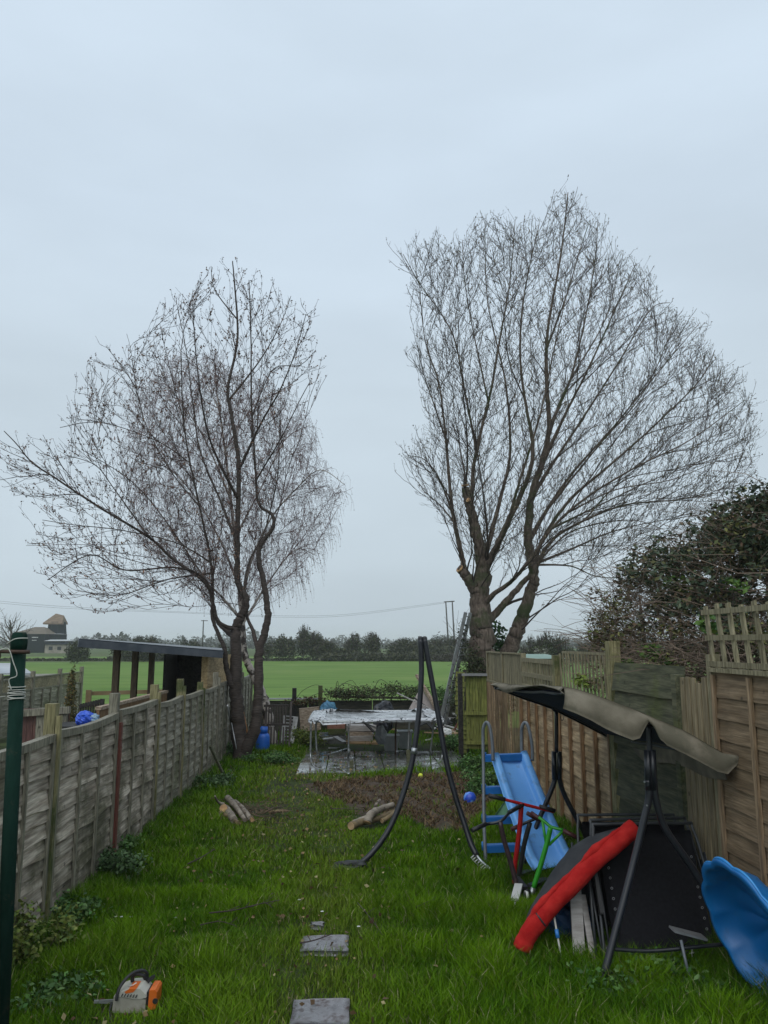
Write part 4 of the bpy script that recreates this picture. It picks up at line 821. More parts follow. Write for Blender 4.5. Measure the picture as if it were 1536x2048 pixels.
specs = [(265, 1264, 1322, 90, 108, 'rounded bush seen over the dark shelter roof, left of the twin trunked tree', HC, 1.0), (300, 1270, 1320, 50, 110, 'lower bush touching the rounded one over the shelter roof', HC, 1.0),
         (378, 1274, 1322, 55, 110, 'small dark bush seen just above the shelter roof by the thin pole', HC, .6), (435, 1284, 1322, 60, 112, 'low bush half hidden by the twin tree trunks', HC, 1),
         (152, 1275, 1325, 52, 100, 'round green bush in front of the stone farm building', HG, .3),
         (560, 1266, 1321, 75, 112, 'left dense bush of the far hedgerow, right beside the twin trunked tree', HC, .9), (610, 1249, 1321, 80, 113, 'tallest dense bush of the far hedgerow, left of centre', HC, 1.2), (650, 1275, 1321, 50, 112, 'low bush sloping off the tallest far bush', HC, 1),
         (725, 1256, 1316, 75, 115, 'isolated loose bare bush in the middle of the far hedgerow', HC, 1.6), (688, 1295, 1318, 60, 114, 'low scrub left of the loose bare bush', HC, .5),
         (810, 1268, 1312, 70, 118, 'dark bush left of the two black poles in the far hedgerow', HC, .8), (862, 1265, 1312, 60, 120, 'bush behind the tops of the two black poles', HC, 1), (900, 1270, 1312, 60, 121, 'bush at the foot of the double power pole', HC, .8), (930, 1272, 1312, 50, 121, 'bush left of the large right-hand trunk', HC, .8),
         (1110, 1254, 1316, 95, 70, 'round olive bush beyond the right-hand neighbour fence', HG, 1.3), (1068, 1268, 1318, 55, 72, 'loose grey bush right of the large tree', HC, 1.3), (1165, 1280, 1318, 60, 90, 'low bush partly behind the hedge on the right', HC, .8),
         (1085, 1290, 1325, 50, 66, 'whitish blossoming shrub beyond the right-hand fence', [(.22, .22, .18), (.12, .13, .08), (.3, .3, .26)], .5)]
for i, (px, yt, yb, wp, Y, lab, cl, br_) in enumerate(specs): bush('hedgerow_bush', px, yt, yb, wp, Y, lab, 'bush', 'bushes across the field', 600 + i * 11, cl, 2600 if wp > 55 else 1500, br_, leaf=.30 if Y > 90 else .2)
# continuous low hedge
r = np.random.RandomState(5); bl = []
for k in range(90):
    x = -75 + k * 1.9; px_h = (.35 + 1.3 * max(0, math.sin(k * .31) + .35 * math.sin(k * .83))) * (.8 + .4 * r.rand()); bl.append((x, 116 + .03 * x, px_h * .45, 1.6, 1.2, px_h * .6))
for k in range(34): bl.append((-3 + k * .75, 109.5 + r.rand(), .5, 1.0, .8, .55 + .2 * r.rand()))
hd = thing('low_hedge', (0, 115, 0), 'low dark hedge running along the far edge of the field', 'hedge'); hd['kind'] = 'stuff'
leafcloud('foliage', bl, 42000, .40, [(.05, .055, .03), (.075, .078, .042), (.04, .045, .026)], 700, hd)
for (px, Yb, wid, lab) in ((895, 108, 5.5, 'dark rounded bramble mound near the double power pole'), (1240, 108, 6, 'bramble mound at the far right of the field')):
    q = D(px, 1312, Yb); b2 = thing('bramble_mound', (q.x, Yb, 0), lab, 'bush')
    leafcloud('foliage', [(q.x, Yb, .35, wid / 2, 1.2, .75), (q.x + 1, Yb, .3, wid / 3, 1, .9)], 1700, .25, [(.05, .04, .03), (.035, .03, .022)], 720 + int(px), b2)
# remote treelines, pale in the haze
for (Y, z, sd, nm) in ((330, 6.5, 1, 'distant_trees'), (620, 11, 2, 'distant_trees')):
    r = np.random.RandomState(sd); bl = []
    for k in range(150):
        x = -Y * .55 + k * Y * 1.1 / 150; hh = z * (.35 + .65 * r.rand() * vnoise(np.array([x]), np.array([0.]), 8 / Y * 3, sd)[0] * 1.6); bl.append((x, Y, hh * .4, Y * .008, 4, hh * .6))
    o = leafcloud(nm, bl, 9000, Y * .0042, [(.05, .055, .045), (.07, .075, .06)], 800 + sd, None); tag(o, 'pale hazy line of trees on the horizon' if sd == 2 else 'hazy wood beyond the far fields', 'trees', None, 'stuff')
# bare tree at far left
T = Tree(21); YT = 150
T.limb([(26, 1310), (24, 1285), (22, 1262), (20, 1240)], (.5, .12), YT, k=6)
for q in ([(24, 1285), (12, 1268), (2, 1250)], [(23, 1275), (36, 1258), (42, 1242)], [(24, 1290), (10, 1280), (-8, 1268)], [(24, 1288), (40, 1275), (52, 1266)], [(22, 1262), (28, 1248), (32, 1236)], [(20, 1262), (12, 1248), (10, 1236)]): T.limb(q, (.22, .05), YT, k=5)
st = []; T.fill([(-25, 1275), (-10, 1245), (10, 1230), (30, 1230), (48, 1245), (55, 1262), (50, 1280), (25, 1285), (0, 1290)], YT, 3, 260, .06, .03, .6, st, 3, D(25, 1300, YT), .3, .5, 3, lmin=.4, seg=4)
th = thing('bare_tree', D(26, 1310, YT), 'pale bare tree left of the dark barn on the horizon', 'tree')
m = MB(); [m.tube(P, Rr, k) for P, Rr, k in T.lim]; m.build('trunk', M_TWIGR, th); m = MB(); [m.tube(P, Rr, k, cap=False) for P, Rr, k in st]; m.build('crown', M_TWIGR, th)
# windmill
YW = 215; u = YW / 1539 * 1.035
c = D(111, 1300, YW); th = thing('windmill', (c.x, YW, 0), 'black boarded windmill tower without sails, with a brown gabled cap, on the left horizon', 'windmill')
zb = 0; zt = D(111, 1244, YW).z
m = MB(); rb, rt = 21 * u, 15 * u; k8 = 8; vs = []
for (z, rr_) in ((zb, rb), (zt, rt)):
    for j in range(8): a = (j + .5) * math.pi / 4; vs.append((c.x + rr_ * math.cos(a), YW + rr_ * math.sin(a), z))
m.raw(vs, [(j, (j + 1) % 8, 8 + (j + 1) % 8, 8 + j) for j in range(8)]); m.build('tower', M_TARRED, th)
m = MB(); ze = D(111, 1246, YW).z; zr = D(111, 1227, YW).z; xl = D(92, 1246, YW).x; xr_ = D(130, 1246, YW).x; xa = D(112, 1227, YW).x; xb = D(128, 1231, YW).x; d_ = 15 * u
m.raw([(xl, YW - d_, ze), (xr_, YW - d_, ze), (xr_, YW + d_, ze), (xl, YW + d_, ze), (xa, YW, zr), (xb, YW, D(128, 1231, YW).z), (xl, YW - d_, ze - .4), (xr_, YW - d_, ze - .4), (xr_, YW + d_, ze - .4), (xl, YW + d_, ze - .4)],
      [(0, 1, 5, 4), (2, 3, 4, 5), (3, 0, 4), (1, 2, 5), (6, 7, 1, 0), (7, 8, 2, 1), (8, 9, 3, 2), (9, 6, 0, 3), (9, 8, 7, 6)])
m.build('cap', M_SHING, th)
def hip(name, xl, xr, ye, yr_, xra, xrb, Y, dep, mw, mr_, yb=1306, label='', cat='building', wins=()):
    a = D(xl, ye, Y); b = D(xr, ye, Y); th = thing(name, ((a.x + b.x) / 2, Y, 0), label, cat); z = a.z; zr = D(xra, yr_, Y).z; q0 = D(xra, yr_, Y).x; q1 = D(xrb, yr_, Y).x
    MB().box(((a.x + b.x) / 2, Y + dep / 2, z / 2), (b.x - a.x, dep, z)).build('wall', mw, th)
    e = .35; m = MB(); m.raw([(a.x - e, Y - e, z), (b.x + e, Y - e, z), (b.x + e, Y + dep + e, z), (a.x - e, Y + dep + e, z), (q0, Y + dep / 2, zr), (q1, Y + dep / 2, zr)], [(0, 1, 5, 4), (2, 3, 4, 5), (3, 0, 4), (1, 2, 5), (3, 2, 1, 0)]); m.build('roof', mr_, th)
    for (x0, y0, x1, y1) in wins:
        p = D(x0, y0, Y); q = D(x1, y1, Y); MB().box(((p.x + q.x) / 2, Y - .03, (p.z + q.z) / 2), (q.x - p.x, .1, p.z - q.z)).build('window', M_WIN if y1 - y0 > 4 else M_WHITE, th)
    return th
hip('barn', 24, 90, 1268, 1253, 48, 68, 205, 14, M_TARRED, M_TILE, label='large dark boarded barn with a hipped brown roof left of the windmill', cat='barn', wins=((64, 1274, 76, 1275.5), (64, 1280, 73, 1281)))
hip('annex', 90, 112, 1268, 1267, 92, 110, 208, 8, M_TARRED, M_GREYP, label='flat-roofed dark annex joining the barn to the windmill', cat='building')
hip('annex', 90, 130, 1282, 1279, 93, 128, 202, 6, M_TARRED, M_GREYP, label='low dark lean-to with a pale roof edge at the windmill foot', cat='building')
hip('stone_building', 90, 134, 1289, 1286, 92, 130, 196, 5, M_STONE, M_TARRED, label='pale stone farm building with two windows below the windmill', cat='building', wins=((98, 1293, 105, 1300), (115, 1293, 122, 1300)))
# field boundary post and rail
t = thing('field_rail_fence', (-11, 33, 0), 'brown post-and-rail fence at the field edge seen through the open shelter', 'fence')
m = MB(); a = D(178, 1387, 33); b = D(345, 1382, 34); m.beam(a, b, .06, .16, (0, 0, 1)); m.build('rail', mat('rail_brown', (.16, .10, .05), (.22, .15, .08), .8, 3), t)
m = MB(); m.beam(a - V((0, 0, .5)), b - V((0, 0, .5)), .05, .12, (0, 0, 1)); m.build('rail', MATS['rail_brown'], t)
for px, py in ((178, 1380), (313, 1376)):
    q = D(px, py, 32.9); MB().box((q.x, 32.9, q.z / 2), (.2, .14, q.z)).build('post', MATS['rail_brown'], t)
# power poles and wires
YPp = 175
t = thing('power_pole', D(903, 1296, YPp), 'double wooden power pole with a crossbar across the field', 'power pole')
for (xt, xb_) in ((891.5, 898), (904.5, 910)):
    a = D(xt, 1203.5, YPp); b = D(xb_, 1303, YPp); MB().tube([(b.x, YPp, 0), (a.x, YPp, a.z)], [.2, .14], 8).build('pole', M_POLE, t)
MB().beam(D(888, 1204, YPp), D(909, 1202.5, YPp), .2, .25).build('crossbar', M_POLE, t)
t = thing('power_pole', D(407, 1300, 165), 'single thin pole with a small crossbar behind the left trees', 'power pole')
a = D(407, 1240, 165); MB().tube([(a.x, 165, 0), a], [.17, .12], 6).build('pole', M_POLE, t); MB().beam(a + V((-.5, 0, -.15)), a + V((.9, 0, -.15)), .12, .15).build('crossbar', M_POLE, t)
wl = [((-60, 1196), (120, 1212.5), (380, 1224.5), (560, 1231.5), (700, 1228), (888, 1204)), ((-60, 1200), (120, 1216), (380, 1226.5), (560, 1234.5), (700, 1231), (890, 1206))]
for i, q in enumerate(wl):
    pts = smooth_path([D(x, y, YPp - (888 - x) * .02) for x, y in q], 6); o = MB().tube(pts, .028, 4).build('power_line', M_POLE, base=pts[0]); tag(o, 'upper of two thin overhead wires crossing the sky' if i == 0 else 'lower of two thin overhead wires crossing the sky', 'wire', 'overhead wires')
# far houses strip right
hip('green_shed', 1030, 1112, 1317, 1309, 1034, 1108, 30, 2.5, W_TOP, mat('green_felt_roof', (.16, .26, .20), (.2, .3, .24), .5, 3), label='low shed with a pale green roof just over the slatted fence', cat='shed')
# ================================================================== LEFT NEIGHBOUR
t = thing('lattice_fence', (-9.5, 24, 0), 'grey-brown neighbour fence with lattice topping, far left', 'fence')
XN = -9.4; ysn = [15.5, 17.6, 19.7, 21.8, 24.0, 26.2, 28.3]
for i in range(6):
    y0, y1 = ysn[i], ysn[i + 1]; p = lap_panel((XN, y0 + .06), (XN, y1 - .06), .05, 1.2, 8, (1, 0), BUFF, 120 + i, 4).build('panel', BUFF, t)
    for k in range(4): MB().box((XN + .04, lerp(y0 + .1, y1 - .1, k / 3), .6), (.03, .05, 1.2)).build('batten', W_POSTG, p)
    m = MB()
    for k in range(-3, 22):
        for sg in (1, -1):
            ya = y0 + .06 + k * .1; yb = ya + sg * .32; pa = V((XN + .01 * sg, ya, 1.24)); pb = V((XN + .01 * sg, yb, 1.56))
            if min(ya, yb) > y0 and max(ya, yb) < y1: m.beam(pa, pb, .022, .01, (1, 0, 0))
    m.build('lattice', W_TOP, p); MB().box((XN, (y0 + y1) / 2, 1.58), (.05, y1 - y0 - .1, .035)).box((XN, (y0 + y1) / 2, 1.22), (.06, y1 - y0 - .1, .04)).build('rail', W_POSTG, p)
for y in ysn: MB().box((XN, y, .88), (.11, .11, 1.76)).build('post', W_POSTG, t)
t = thing('garden_shed', D(20, 1400, 30), 'pale grey shed roof beyond the lattice fence at the far left', 'shed')
a = D(-40, 1326, 33); b = D(36, 1326, 33); c = D(66, 1347, 29); d = D(-40, 1347, 29)
MB().grid(lambda u_, v_: V(a).lerp(V(b), u_).lerp(V(d).lerp(V(c), u_), v_), 2, 2, thick=-.05).build('roof', mat('pale_roof_sheet', (.36, .38, .40), (.42, .44, .46), .5, 2), t)
MB().box(((d.x + c.x) / 2, 31, c.z / 2 - .1), (c.x - d.x - .4, 3.4, c.z - .1)).build('wall', W_POSTG, t)
c = D(141, 1420, 22); t = thing('conifer_shrub', (c.x, c.y, 0), 'slim yellowing upright conifer against the lattice fence', 'shrub')
leafcloud('foliage', [(c.x, c.y, .75, .17, .17, .75), (c.x - .02, c.y, 1.45, .12, .12, .45), (c.x, c.y, 1.75, .07, .07, .28)], 2200, .06, [(.14, .13, .05), (.09, .11, .04), (.22, .15, .05)], 900, t); MB().tube([(c.x, c.y, 0), (c.x, c.y, 1.8)], [.03, .01], 5).build('trunk', M_TWIG, t)
# neighbour's near dividing fence with maroon slats
t = thing('picket_screen', D(90, 1440, 12.5), 'low neighbour screen of maroon slats in a grey frame behind the left fence', 'fence')
for k in range(9):
    q = D(38 + k * 12, 1425, 12.6); MB().box((q.x, 12.6, q.z - .25), (.085, .02, .62)).build('slat', W_MAROON, t)
a = D(20, 1428, 12.5); b = D(140, 1420, 12.5); MB().beam(a, b, .07, .10).build('top_rail', W_POSTG, t)
for px in (82, 94, 130):
    q = D(px, 1416, 12.55); MB().box((q.x, 12.55, q.z / 2), (.09, .08, q.z)).build('post', W_POSTG, t)
q = D(113, 1445, 12.3); t = thing('bottle', (q.x, 12.3, q.z), 'small blue bottle on the ledge of the maroon slat screen', 'bottle')
MB().lathe([(.035, -.1), (.035, .05), (.015, .09), (.015, .13)], q, 12).build('body', M_BAGB, t); MB().lathe([(.02, .13), (.02, .16)], q, 10).build('cap', M_WHITE, t)
def crumple(c, rx, ry, rz, seed, n=22):
    r = random.Random(seed); dirs = [(V((r.gauss(0, 1), r.gauss(0, 1), r.gauss(0, 1))).normalized(), r.uniform(3, 11), r.uniform(0, 6)) for _ in range(9)]
    def fn(u_, v_):
        a = u_ * 2 * math.pi; b = v_ * math.pi; d = V((math.cos(a) * math.sin(b), math.sin(a) * math.sin(b), math.cos(b)))
        k = .55 + sum(abs(math.sin(d.dot(q) * f_ + p_)) / f_ for q, f_, p_ in dirs) * .55
        return (c[0] + rx * k * d.x, c[1] + ry * k * d.y, c[2] + rz * k * d.z)
    return MB().grid(fn, n, n // 2 + 2, smooth=False)
q = D(167, 1431, 11.8); t = thing('rubbish_bag', (q.x, 11.8, q.z), 'crumpled bright blue plastic bag behind the left fence top', 'bag'); crumple(q + V((.02, 0, -.05)), .12, .14, .11, 3).build('bag', M_BAGB, t); crumple(q + V((.11, .05, -.06)), .10, .12, .08, 5).build('lining', M_TARP, t)
MB().box((q.x + .1, 11.85, q.z - .55), (1.0, .7, .85)).build('bin', W_DARK, t)
t = thing('slatted_bench', D(185, 1420, 14), 'dark slatted bench back seen behind the blue bag', 'bench')
for k in range(9):
    a = D(162 + k * 5, 1412 - k * 1.2, 14); MB().box((a.x, 14, a.z - .1), (.03, .025, .28)).build('slat', W_DARK, t)
MB().beam(D(158, 1414, 14), D(205, 1402, 14), .04, .06).build('top_rail', W_DARK, t); a = D(205, 1398, 14); MB().box((a.x, 14, a.z / 2), (.06, .06, a.z)).build('leg', W_DARK, t)
MB().box((a.x - .35, 14.2, .45), (.8, .4, .05)).build('seat', W_DARK, t)
t = thing('raised_bed', D(270, 1400, 14.5), 'rust-brown timber raised bed edge behind the left fence', 'planter')
a = D(196, 1417, 13); b = D(332, 1383, 16.5); MB().beam(a, b, .10, .05).build('rim', W_JUNK, t); MB().beam(a - V((0, 0, .2)), b - V((0, 0, .2)), .05, .34, (0, 0, 1)).build('side', W_BATT, t)
# shelter
t = thing('open_shelter', D(300, 1400, 18), 'open-fronted timber shelter with a dark sloping felt roof, in the neighbour garden', 'shelter')
nl = D(158, 1277, 15.2); nr_ = D(446, 1301, 17.0); fr = D(458, 1297, 21.5); fl_ = D(236, 1281, 21.5)
MB().grid(lambda u_, v_: V(nl).lerp(V(nr_), u_).lerp(V(fl_).lerp(V(fr), u_), v_), 6, 6, thick=.05).build('roof', M_ROOF, t)
MB().beam(V(nl) - V((0, .03, .09)), V(nr_) - V((0, .03, .09)), .04, .14, (0, 0, 1)).build('fascia', M_ROOF, t)
for px, Y, ww in ((235, 17.6, .13), (272, 19.2, .13), (305, 20.8, .13)):
    q = D(px, 1296, Y); MB().box((q.x, Y, (q.z + .02) / 2), (ww, ww, q.z + .02)).build('post', mat('shelter_post', (.07, .05, .03), (.12, .085, .05), .8, 6, (5, 5, 1)), t)
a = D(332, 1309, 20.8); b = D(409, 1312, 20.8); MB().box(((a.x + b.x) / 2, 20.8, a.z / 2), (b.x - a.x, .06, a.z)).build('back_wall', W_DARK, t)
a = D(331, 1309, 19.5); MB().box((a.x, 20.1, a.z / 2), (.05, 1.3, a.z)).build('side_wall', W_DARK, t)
a = D(411, 1312, 17.3); MB().box((a.x, 17.3, a.z / 2), (.13, .13, a.z)).build('post', W_SHED, t)
b = D(470, 1316, 21.0); lap_panel((a.x + .05, 17.35), (b.x, 21.0), .1, a.z - .02, 14, (.7, -.7), W_SHED, 7, 5, .006, .02).build('side_cladding', W_SHED, t)
# ================================================================== THINGS BY THE LEFT TREES
t = thing('gas_bottle', G(525, 1500), 'blue metal gas bottle at the foot of the twin trunked tree', 'gas bottle'); q = G(525, 1503)
MB().lathe([(.13, 0), (.165, .03), (.17, .06), (.17, .33), (.15, .40), (.10, .44)], q, 22).build('body', M_GAS, t); MB().lathe([(.115, .43), (.115, .58), (.10, .58), (.10, .45)], q, 22).build('collar', M_GAS, t); MB().lathe([(.03, .42), (.03, .5), (.015, .53)], q, 10).build('valve', M_STEEL, t)
t = thing('slatted_chair', G(558, 1497), 'dark folded slatted wooden chair standing beside the blue gas bottle', 'chair'); q = G(556, 1498)
m = MB()
for k in range(8): m.box((q.x - .25 + k * .075, q.y - .05, .33), (.035, .025, .42), rx=-.15)
m.build('seat', mat('dark_stained_chair', (.03, .02, .016), (.055, .04, .032), .5, 6), t)
m = MB()
for k in range(8): m.box((q.x - .33 + k * .07, q.y + .12, .80), (.032, .022, .46), rx=-.12)
m.box((q.x - .08, q.y + .16, 1.03), (.62, .03, .06)).box((q.x - .08, q.y + .08, .58), (.62, .03, .05)); m.build('backrest', MATS['dark_stained_chair'], t)
for sg in (-1, 1): MB().beam((q.x - .02 + sg * .3, q.y - .12, 0), (q.x - .02 + sg * .31, q.y + .22, 1.12), .05, .04).build('leg', MATS['dark_stained_chair'], t)
t = thing('gate_panel', G(580, 1490), 'pale grey slatted wooden gate leaning beside the dark chair', 'gate'); q = G(578, 1488)
a = D(569, 1432, q.y + .5); b = D(592, 1434, q.y + .35); c_ = D(583, 1487, q.y); d_ = D(565, 1487, q.y)
m = MB()
for k in range(9):
    u_ = k / 8; m.beam(V(a).lerp(V(d_), u_), V(b).lerp(V(c_), u_), .05, .02)
m.build('slats', mat('pale_grey_wood', (.22, .22, .21), (.34, .34, .33), .6, 6), t)
MB().beam(b, c_, .06, .12, (1, 0, 0)).build('stile', MATS['pale_grey_wood'], t); MB().beam(a, d_, .06, .08, (1, 0, 0)).build('stile', MATS['pale_grey_wood'], t)
a = D(485, 1420, 19.4); b = G(499, 1488); o = MB().beam(b, a, .13, .02, (1, 0, 0)).build('plank', mat('orange_board', (.45, .17, .04), (.5, .2, .05), .6, 5), base=b); tag(o, 'thin orange board leaning behind the twin trunks', 'board')
o = MB().beam((-2.35, 18.6, 0), (-2.4, 18.7, .35), .12, .03, (1, 0, 0)).build('plank', MATS['orange_board'], base=(-2.35, 18.6, 0)); tag(o, 'short orange board stub at the right foot of the twin trunks', 'board')
a = D(455, 1411, 17.2); b = G(470, 1500); o = MB().tube([b, V(b).lerp(V(a), .5), a], .018, 8).build('metal_pole', M_ALU, base=b); tag(o, 'slim pale metal pole leaning on the fence left of the twin trunks', 'pole')
a = D(463, 1446, 17.3); b = D(473, 1498, 17.0); o = MB().tube([b, a], .012, 6).build('metal_pole', M_ALU, base=b); tag(o, 'shorter thin metal rod beside the leaning pale pole', 'pole')
a = D(420, 1492, 15.2); b = G(452, 1560); o = MB().beam(b, a, .06, .04, (1, 0, 0)).build('plank', W_OLD, base=b); tag(o, 'old dark stick of timber leaning on the left fence before the tree', 'plank')
# ================================================================== TRAMPOLINE (rectangular, wet)
Yt0, Yt1 = 17.35, 19.9; zt = .90; xa, xb = D(618, 1445, Yt0).x, D(890, 1440, Yt0).x
t = thing('trampoline', ((xa + xb) / 2, 18.6, 0), 'old trampoline with a torn wet pad reflecting the sky, standing on the paving', 'trampoline')
cr_ = .35; ring = []
for (cx_, cy_, a0) in ((xb - cr_, Yt0 + cr_, -90), (xb - cr_, Yt1 - cr_, 0), (xa + cr_, Yt1 - cr_, 90), (xa + cr_, Yt0 + cr_, 180)):
    for k in range(7): a = R(a0 + k * 15); ring.append((cx_ + cr_ * math.cos(a), cy_ + cr_ * math.sin(a), zt))
MB().tube(ring, .026, 8, closed=True).build('frame', M_STEEL, t)
def rr(u_, v_, inset, zf):
    i = u_ * len(ring); i0 = int(i) % len(ring); i1 = (i0 + 1) % len(ring); p = V(ring[i0]).lerp(V(ring[i1]), i - int(i)); c0 = V(((xa + xb) / 2, (Yt0 + Yt1) / 2, zt)); d = c0 - p; d.z = 0; dl = d.length
    return p + d / dl * inset
mm = MB().grid(lambda u_, v_: (lerp(xa + .22, xb - .22, u_), lerp(Yt0 + .2, Yt1 - .2, v_), zt + .01 - .07 * math.sin(u_ * 3.14) * math.sin(v_ * 3.14) + .004 * bumpy(u_ * 9, v_ * 9)), 24, 18); mm.build('mat', M_MAT, t)
def padfn(u_, v_):
    p = rr(u_, v_, lerp(-.05, .34, v_), 0); return (p.x, p.y, zt + .035 + .022 * bumpy(u_ * 40, v_ * 3) - .05 * (v_ == 0) + .02 * math.sin(u_ * 90))
MB().grid(padfn, 96, 5).build('pad', M_PADB, t)
def U_leg(pts, r_=.022, mt=M_STEEL): MB().tube(smooth_path(pts, 5), r_, 8).build('leg', mt, t)
def LG(px, py, Y=None):
    return G(px, py, .045) if Y is None else D(px, py, Y)
U_leg([(xa + .04, Yt0 + .05, zt), (xa + .04, Yt0 + .05, .5), (xa + .05, Yt0 + .02, .12), LG(632, 1537), LG(660, 1541), LG(700, 1548)])
U_leg([(xa + .12, Yt0 + .9, zt), (xa + .12, Yt0 + .9, .5), (xa + .16, Yt0 + .85, .12), LG(645, 1512), LG(670, 1505), LG(697, 1498), (D(697, 1480, Yt0 + .7).x, Yt0 + .7, .12), (D(697, 1470, Yt0 + .7).x, Yt0 + .7, .4), (D(697, 1450, Yt0 + .6).x, Yt0 + .5, zt)])
q = D(817, 1450, Yt0 + .3); U_leg([(q.x, Yt0 + .05, zt), (q.x, Yt0 + .3, .5), (q.x, Yt0 + .5, .06)])
q = D(791, 1450, Yt0 + 1.0); U_leg([(q.x, Yt0 + .6, zt), (q.x, Yt0 + 1.0, .5), (q.x, Yt0 + 1.0, .05)], .022, M_RUST)
U_leg([(q.x + .03, Yt0 + .95, .14), LG(805, 1502), LG(830, 1508), LG(858, 1511), (D(862, 1500, Yt0 + .5).x + .02, Yt0 + .75, .25), (D(870, 1480, Yt0 + .7).x, Yt0 + .7, zt)])
U_leg([(xb - .06, Yt0 + .1, zt), (xb - .06, Yt0 + .05, .5), (xb - .08, Yt0 + .0, .12), LG(868, 1530), LG(850, 1534), LG(828, 1541)])
m = MB()
for k in range(9): x = lerp(xa + .3, xb - .3, k / 8); m.tube([(x, Yt0 - .02, zt + .03), (x + .01, Yt0 - .035, zt - .02), (x, Yt0 - .02, zt - .09)], .006, 4)
m.build('spring_hooks', M_RUST, t)
for px, py in ((703, 1521), (816, 1500)):
    b = G(px + 1, py + 22 if px == 703 else 1531); a = D(px, py, b.y); o = MB().beam((b.x, b.y, 0), (a.x, b.y, max(.12, a.z)), .10, .08, (1, 0, 0)).build('timber_stub', W_OLD, base=(b.x, b.y, 0)); tag(o, 'short square timber stub under the front of the trampoline, %s' % ('left one' if px == 703 else 'right one'), 'post', 'timber stubs under the trampoline')
# ================================================================== JUNK BEHIND
def plank(px0, py0, px1, py1, Y, hgt, dep, mt, label, name='plank', cat='plank', rot=0):
    a = D(px0, py0, Y); b = D(px1, py1, Y); o = MB().beam(a, b, dep, hgt, (0, 0, 1)).build(name, mt, base=a); return tag(o, label, cat)
M_J2 = mat('wet_grey_board', (.26, .24, .22), (.42, .40, .38), .45, 5, (1, 4, 6), .2); M_J3 = mat('warm_plywood', (.40, .25, .13), (.50, .34, .20), .55, 5, (1, 4, 4), .2); M_J4 = mat('brick_red_scrap', (.20, .08, .05), (.28, .13, .09), .7, 6)
plank(600, 1440, 640, 1436, 22.0, .62, .1, W_JUNK, 'weathered brown sheet of board left of the trampoline', 'board', 'board')
for i, (x0, x1, y0, h, dp, mt, lab) in enumerate(((693, 752, 1455, .14, .5, M_J2, 'grey wet board on top of the timber stack under the trampoline'), (696, 744, 1466, .10, .5, W_JUNK, 'dark board second in the stack under the trampoline'), (698, 745, 1475, .12, .6, M_J2, 'pale grey board low in the timber stack'),
        (674, 756, 1486, .13, .7, M_J3, 'wide warm plywood sheet at the bottom of the timber stack'), (680, 756, 1495, .05, .9, M_J3, 'thin orange plank lying in front of the timber stack'), (655, 690, 1452, .12, .4, M_J4, 'red-brown scrap board left of the timber stack'), (657, 690, 1462, .14, .4, W_OLD, 'dark green box edge below the red-brown board'))):
    plank(x0, y0, x1, y0 + rnd.uniform(-1, 1), 21.2 - i * .08, h, dp, mt, lab, 'plank', 'plank')
o = MB().box((D(665, 1480, 20.6).x, 20.9, .12), (.7, .8, .24)).build('rubble_pile', M_SLAB, base=(D(665, 1480, 20.6).x, 20.9, 0)); tag(o, 'low block of old grey paving left of the timber stack', 'paving stack')
q = D(768, 1450, 21.3); t = thing('plastic_sack', (q.x, 21.3, .2), 'large black crumpled plastic sack under the trampoline', 'sack'); crumple((q.x, 21.3, .62), .30, .3, .42, 11, 30).build('sack', mat('black_polythene', (.012, .014, .02), (.025, .028, .036), .35, 8), t)
for px, yy, w_, h_, lab in ((782, 1489, .36, .36, 'grey square plastic tub under the trampoline, left of a pair'), (810, 1485, .34, .42, 'pale grey plastic tub under the trampoline, right of a pair')):
    q = G(px, yy + 12); t = thing('plastic_tub', (q.x, q.y, 0), lab, 'tub', 'grey tubs under the trampoline')
    m = MB(); w2 = w_ / 2; m.hexa([(q.x - w2 * .85, q.y - w2 * .85, 0), (q.x + w2 * .85, q.y - w2 * .85, 0), (q.x + w2 * .85, q.y + w2 * .85, 0), (q.x - w2 * .85, q.y + w2 * .85, 0)], [(q.x - w2, q.y - w2, h_), (q.x + w2, q.y - w2, h_), (q.x + w2, q.y + w2, h_), (q.x - w2, q.y + w2, h_)])
    m.build('body', M_GREYP, t)
    m = MB()
    for (a_, b_) in (((-1, -1), (1, -1)), ((1, -1), (1, 1)), ((1, 1), (-1, 1)), ((-1, 1), (-1, -1))): m.beam((q.x + a_[0] * (w2 + .012), q.y + a_[1] * (w2 + .012), h_), (q.x + b_[0] * (w2 + .012), q.y + b_[1] * (w2 + .012), h_), .03, .035)
    m.build('rim', M_GREYP, t)
q = G(762, 1503); t = thing('carrier_bag', (q.x, q.y, .2), 'small crumpled white bag hanging beside the grey tubs', 'bag'); crumple((q.x, q.y, .38), .12, .1, .18, 12).build('bag', mat('white_polythene', (.55, .56, .57), (.35, .38, .42), .3, 9), t)
q = D(657, 1411, 22.9); t = thing('tarpaulin', (q.x, 22.9, q.z), 'crumpled blue tarpaulin bundle on the rear fence', 'tarpaulin'); crumple((q.x, 22.9, q.z - .12), .22, .15, .22, 14).build('tarp', mat('dull_blue_tarp', (.05, .17, .30), (.10, .28, .42), .5, 8), t)
q = D(617, 1424, 22.2); t = thing('polythene_sheet', (q.x, 22.2, q.z), 'folded pale grey-blue plastic sheet on the boards left of the trampoline', 'sheet'); crumple((q.x, 22.2, q.z - .15), .22, .16, .18, 15).build('sheet', M_TARP, t)
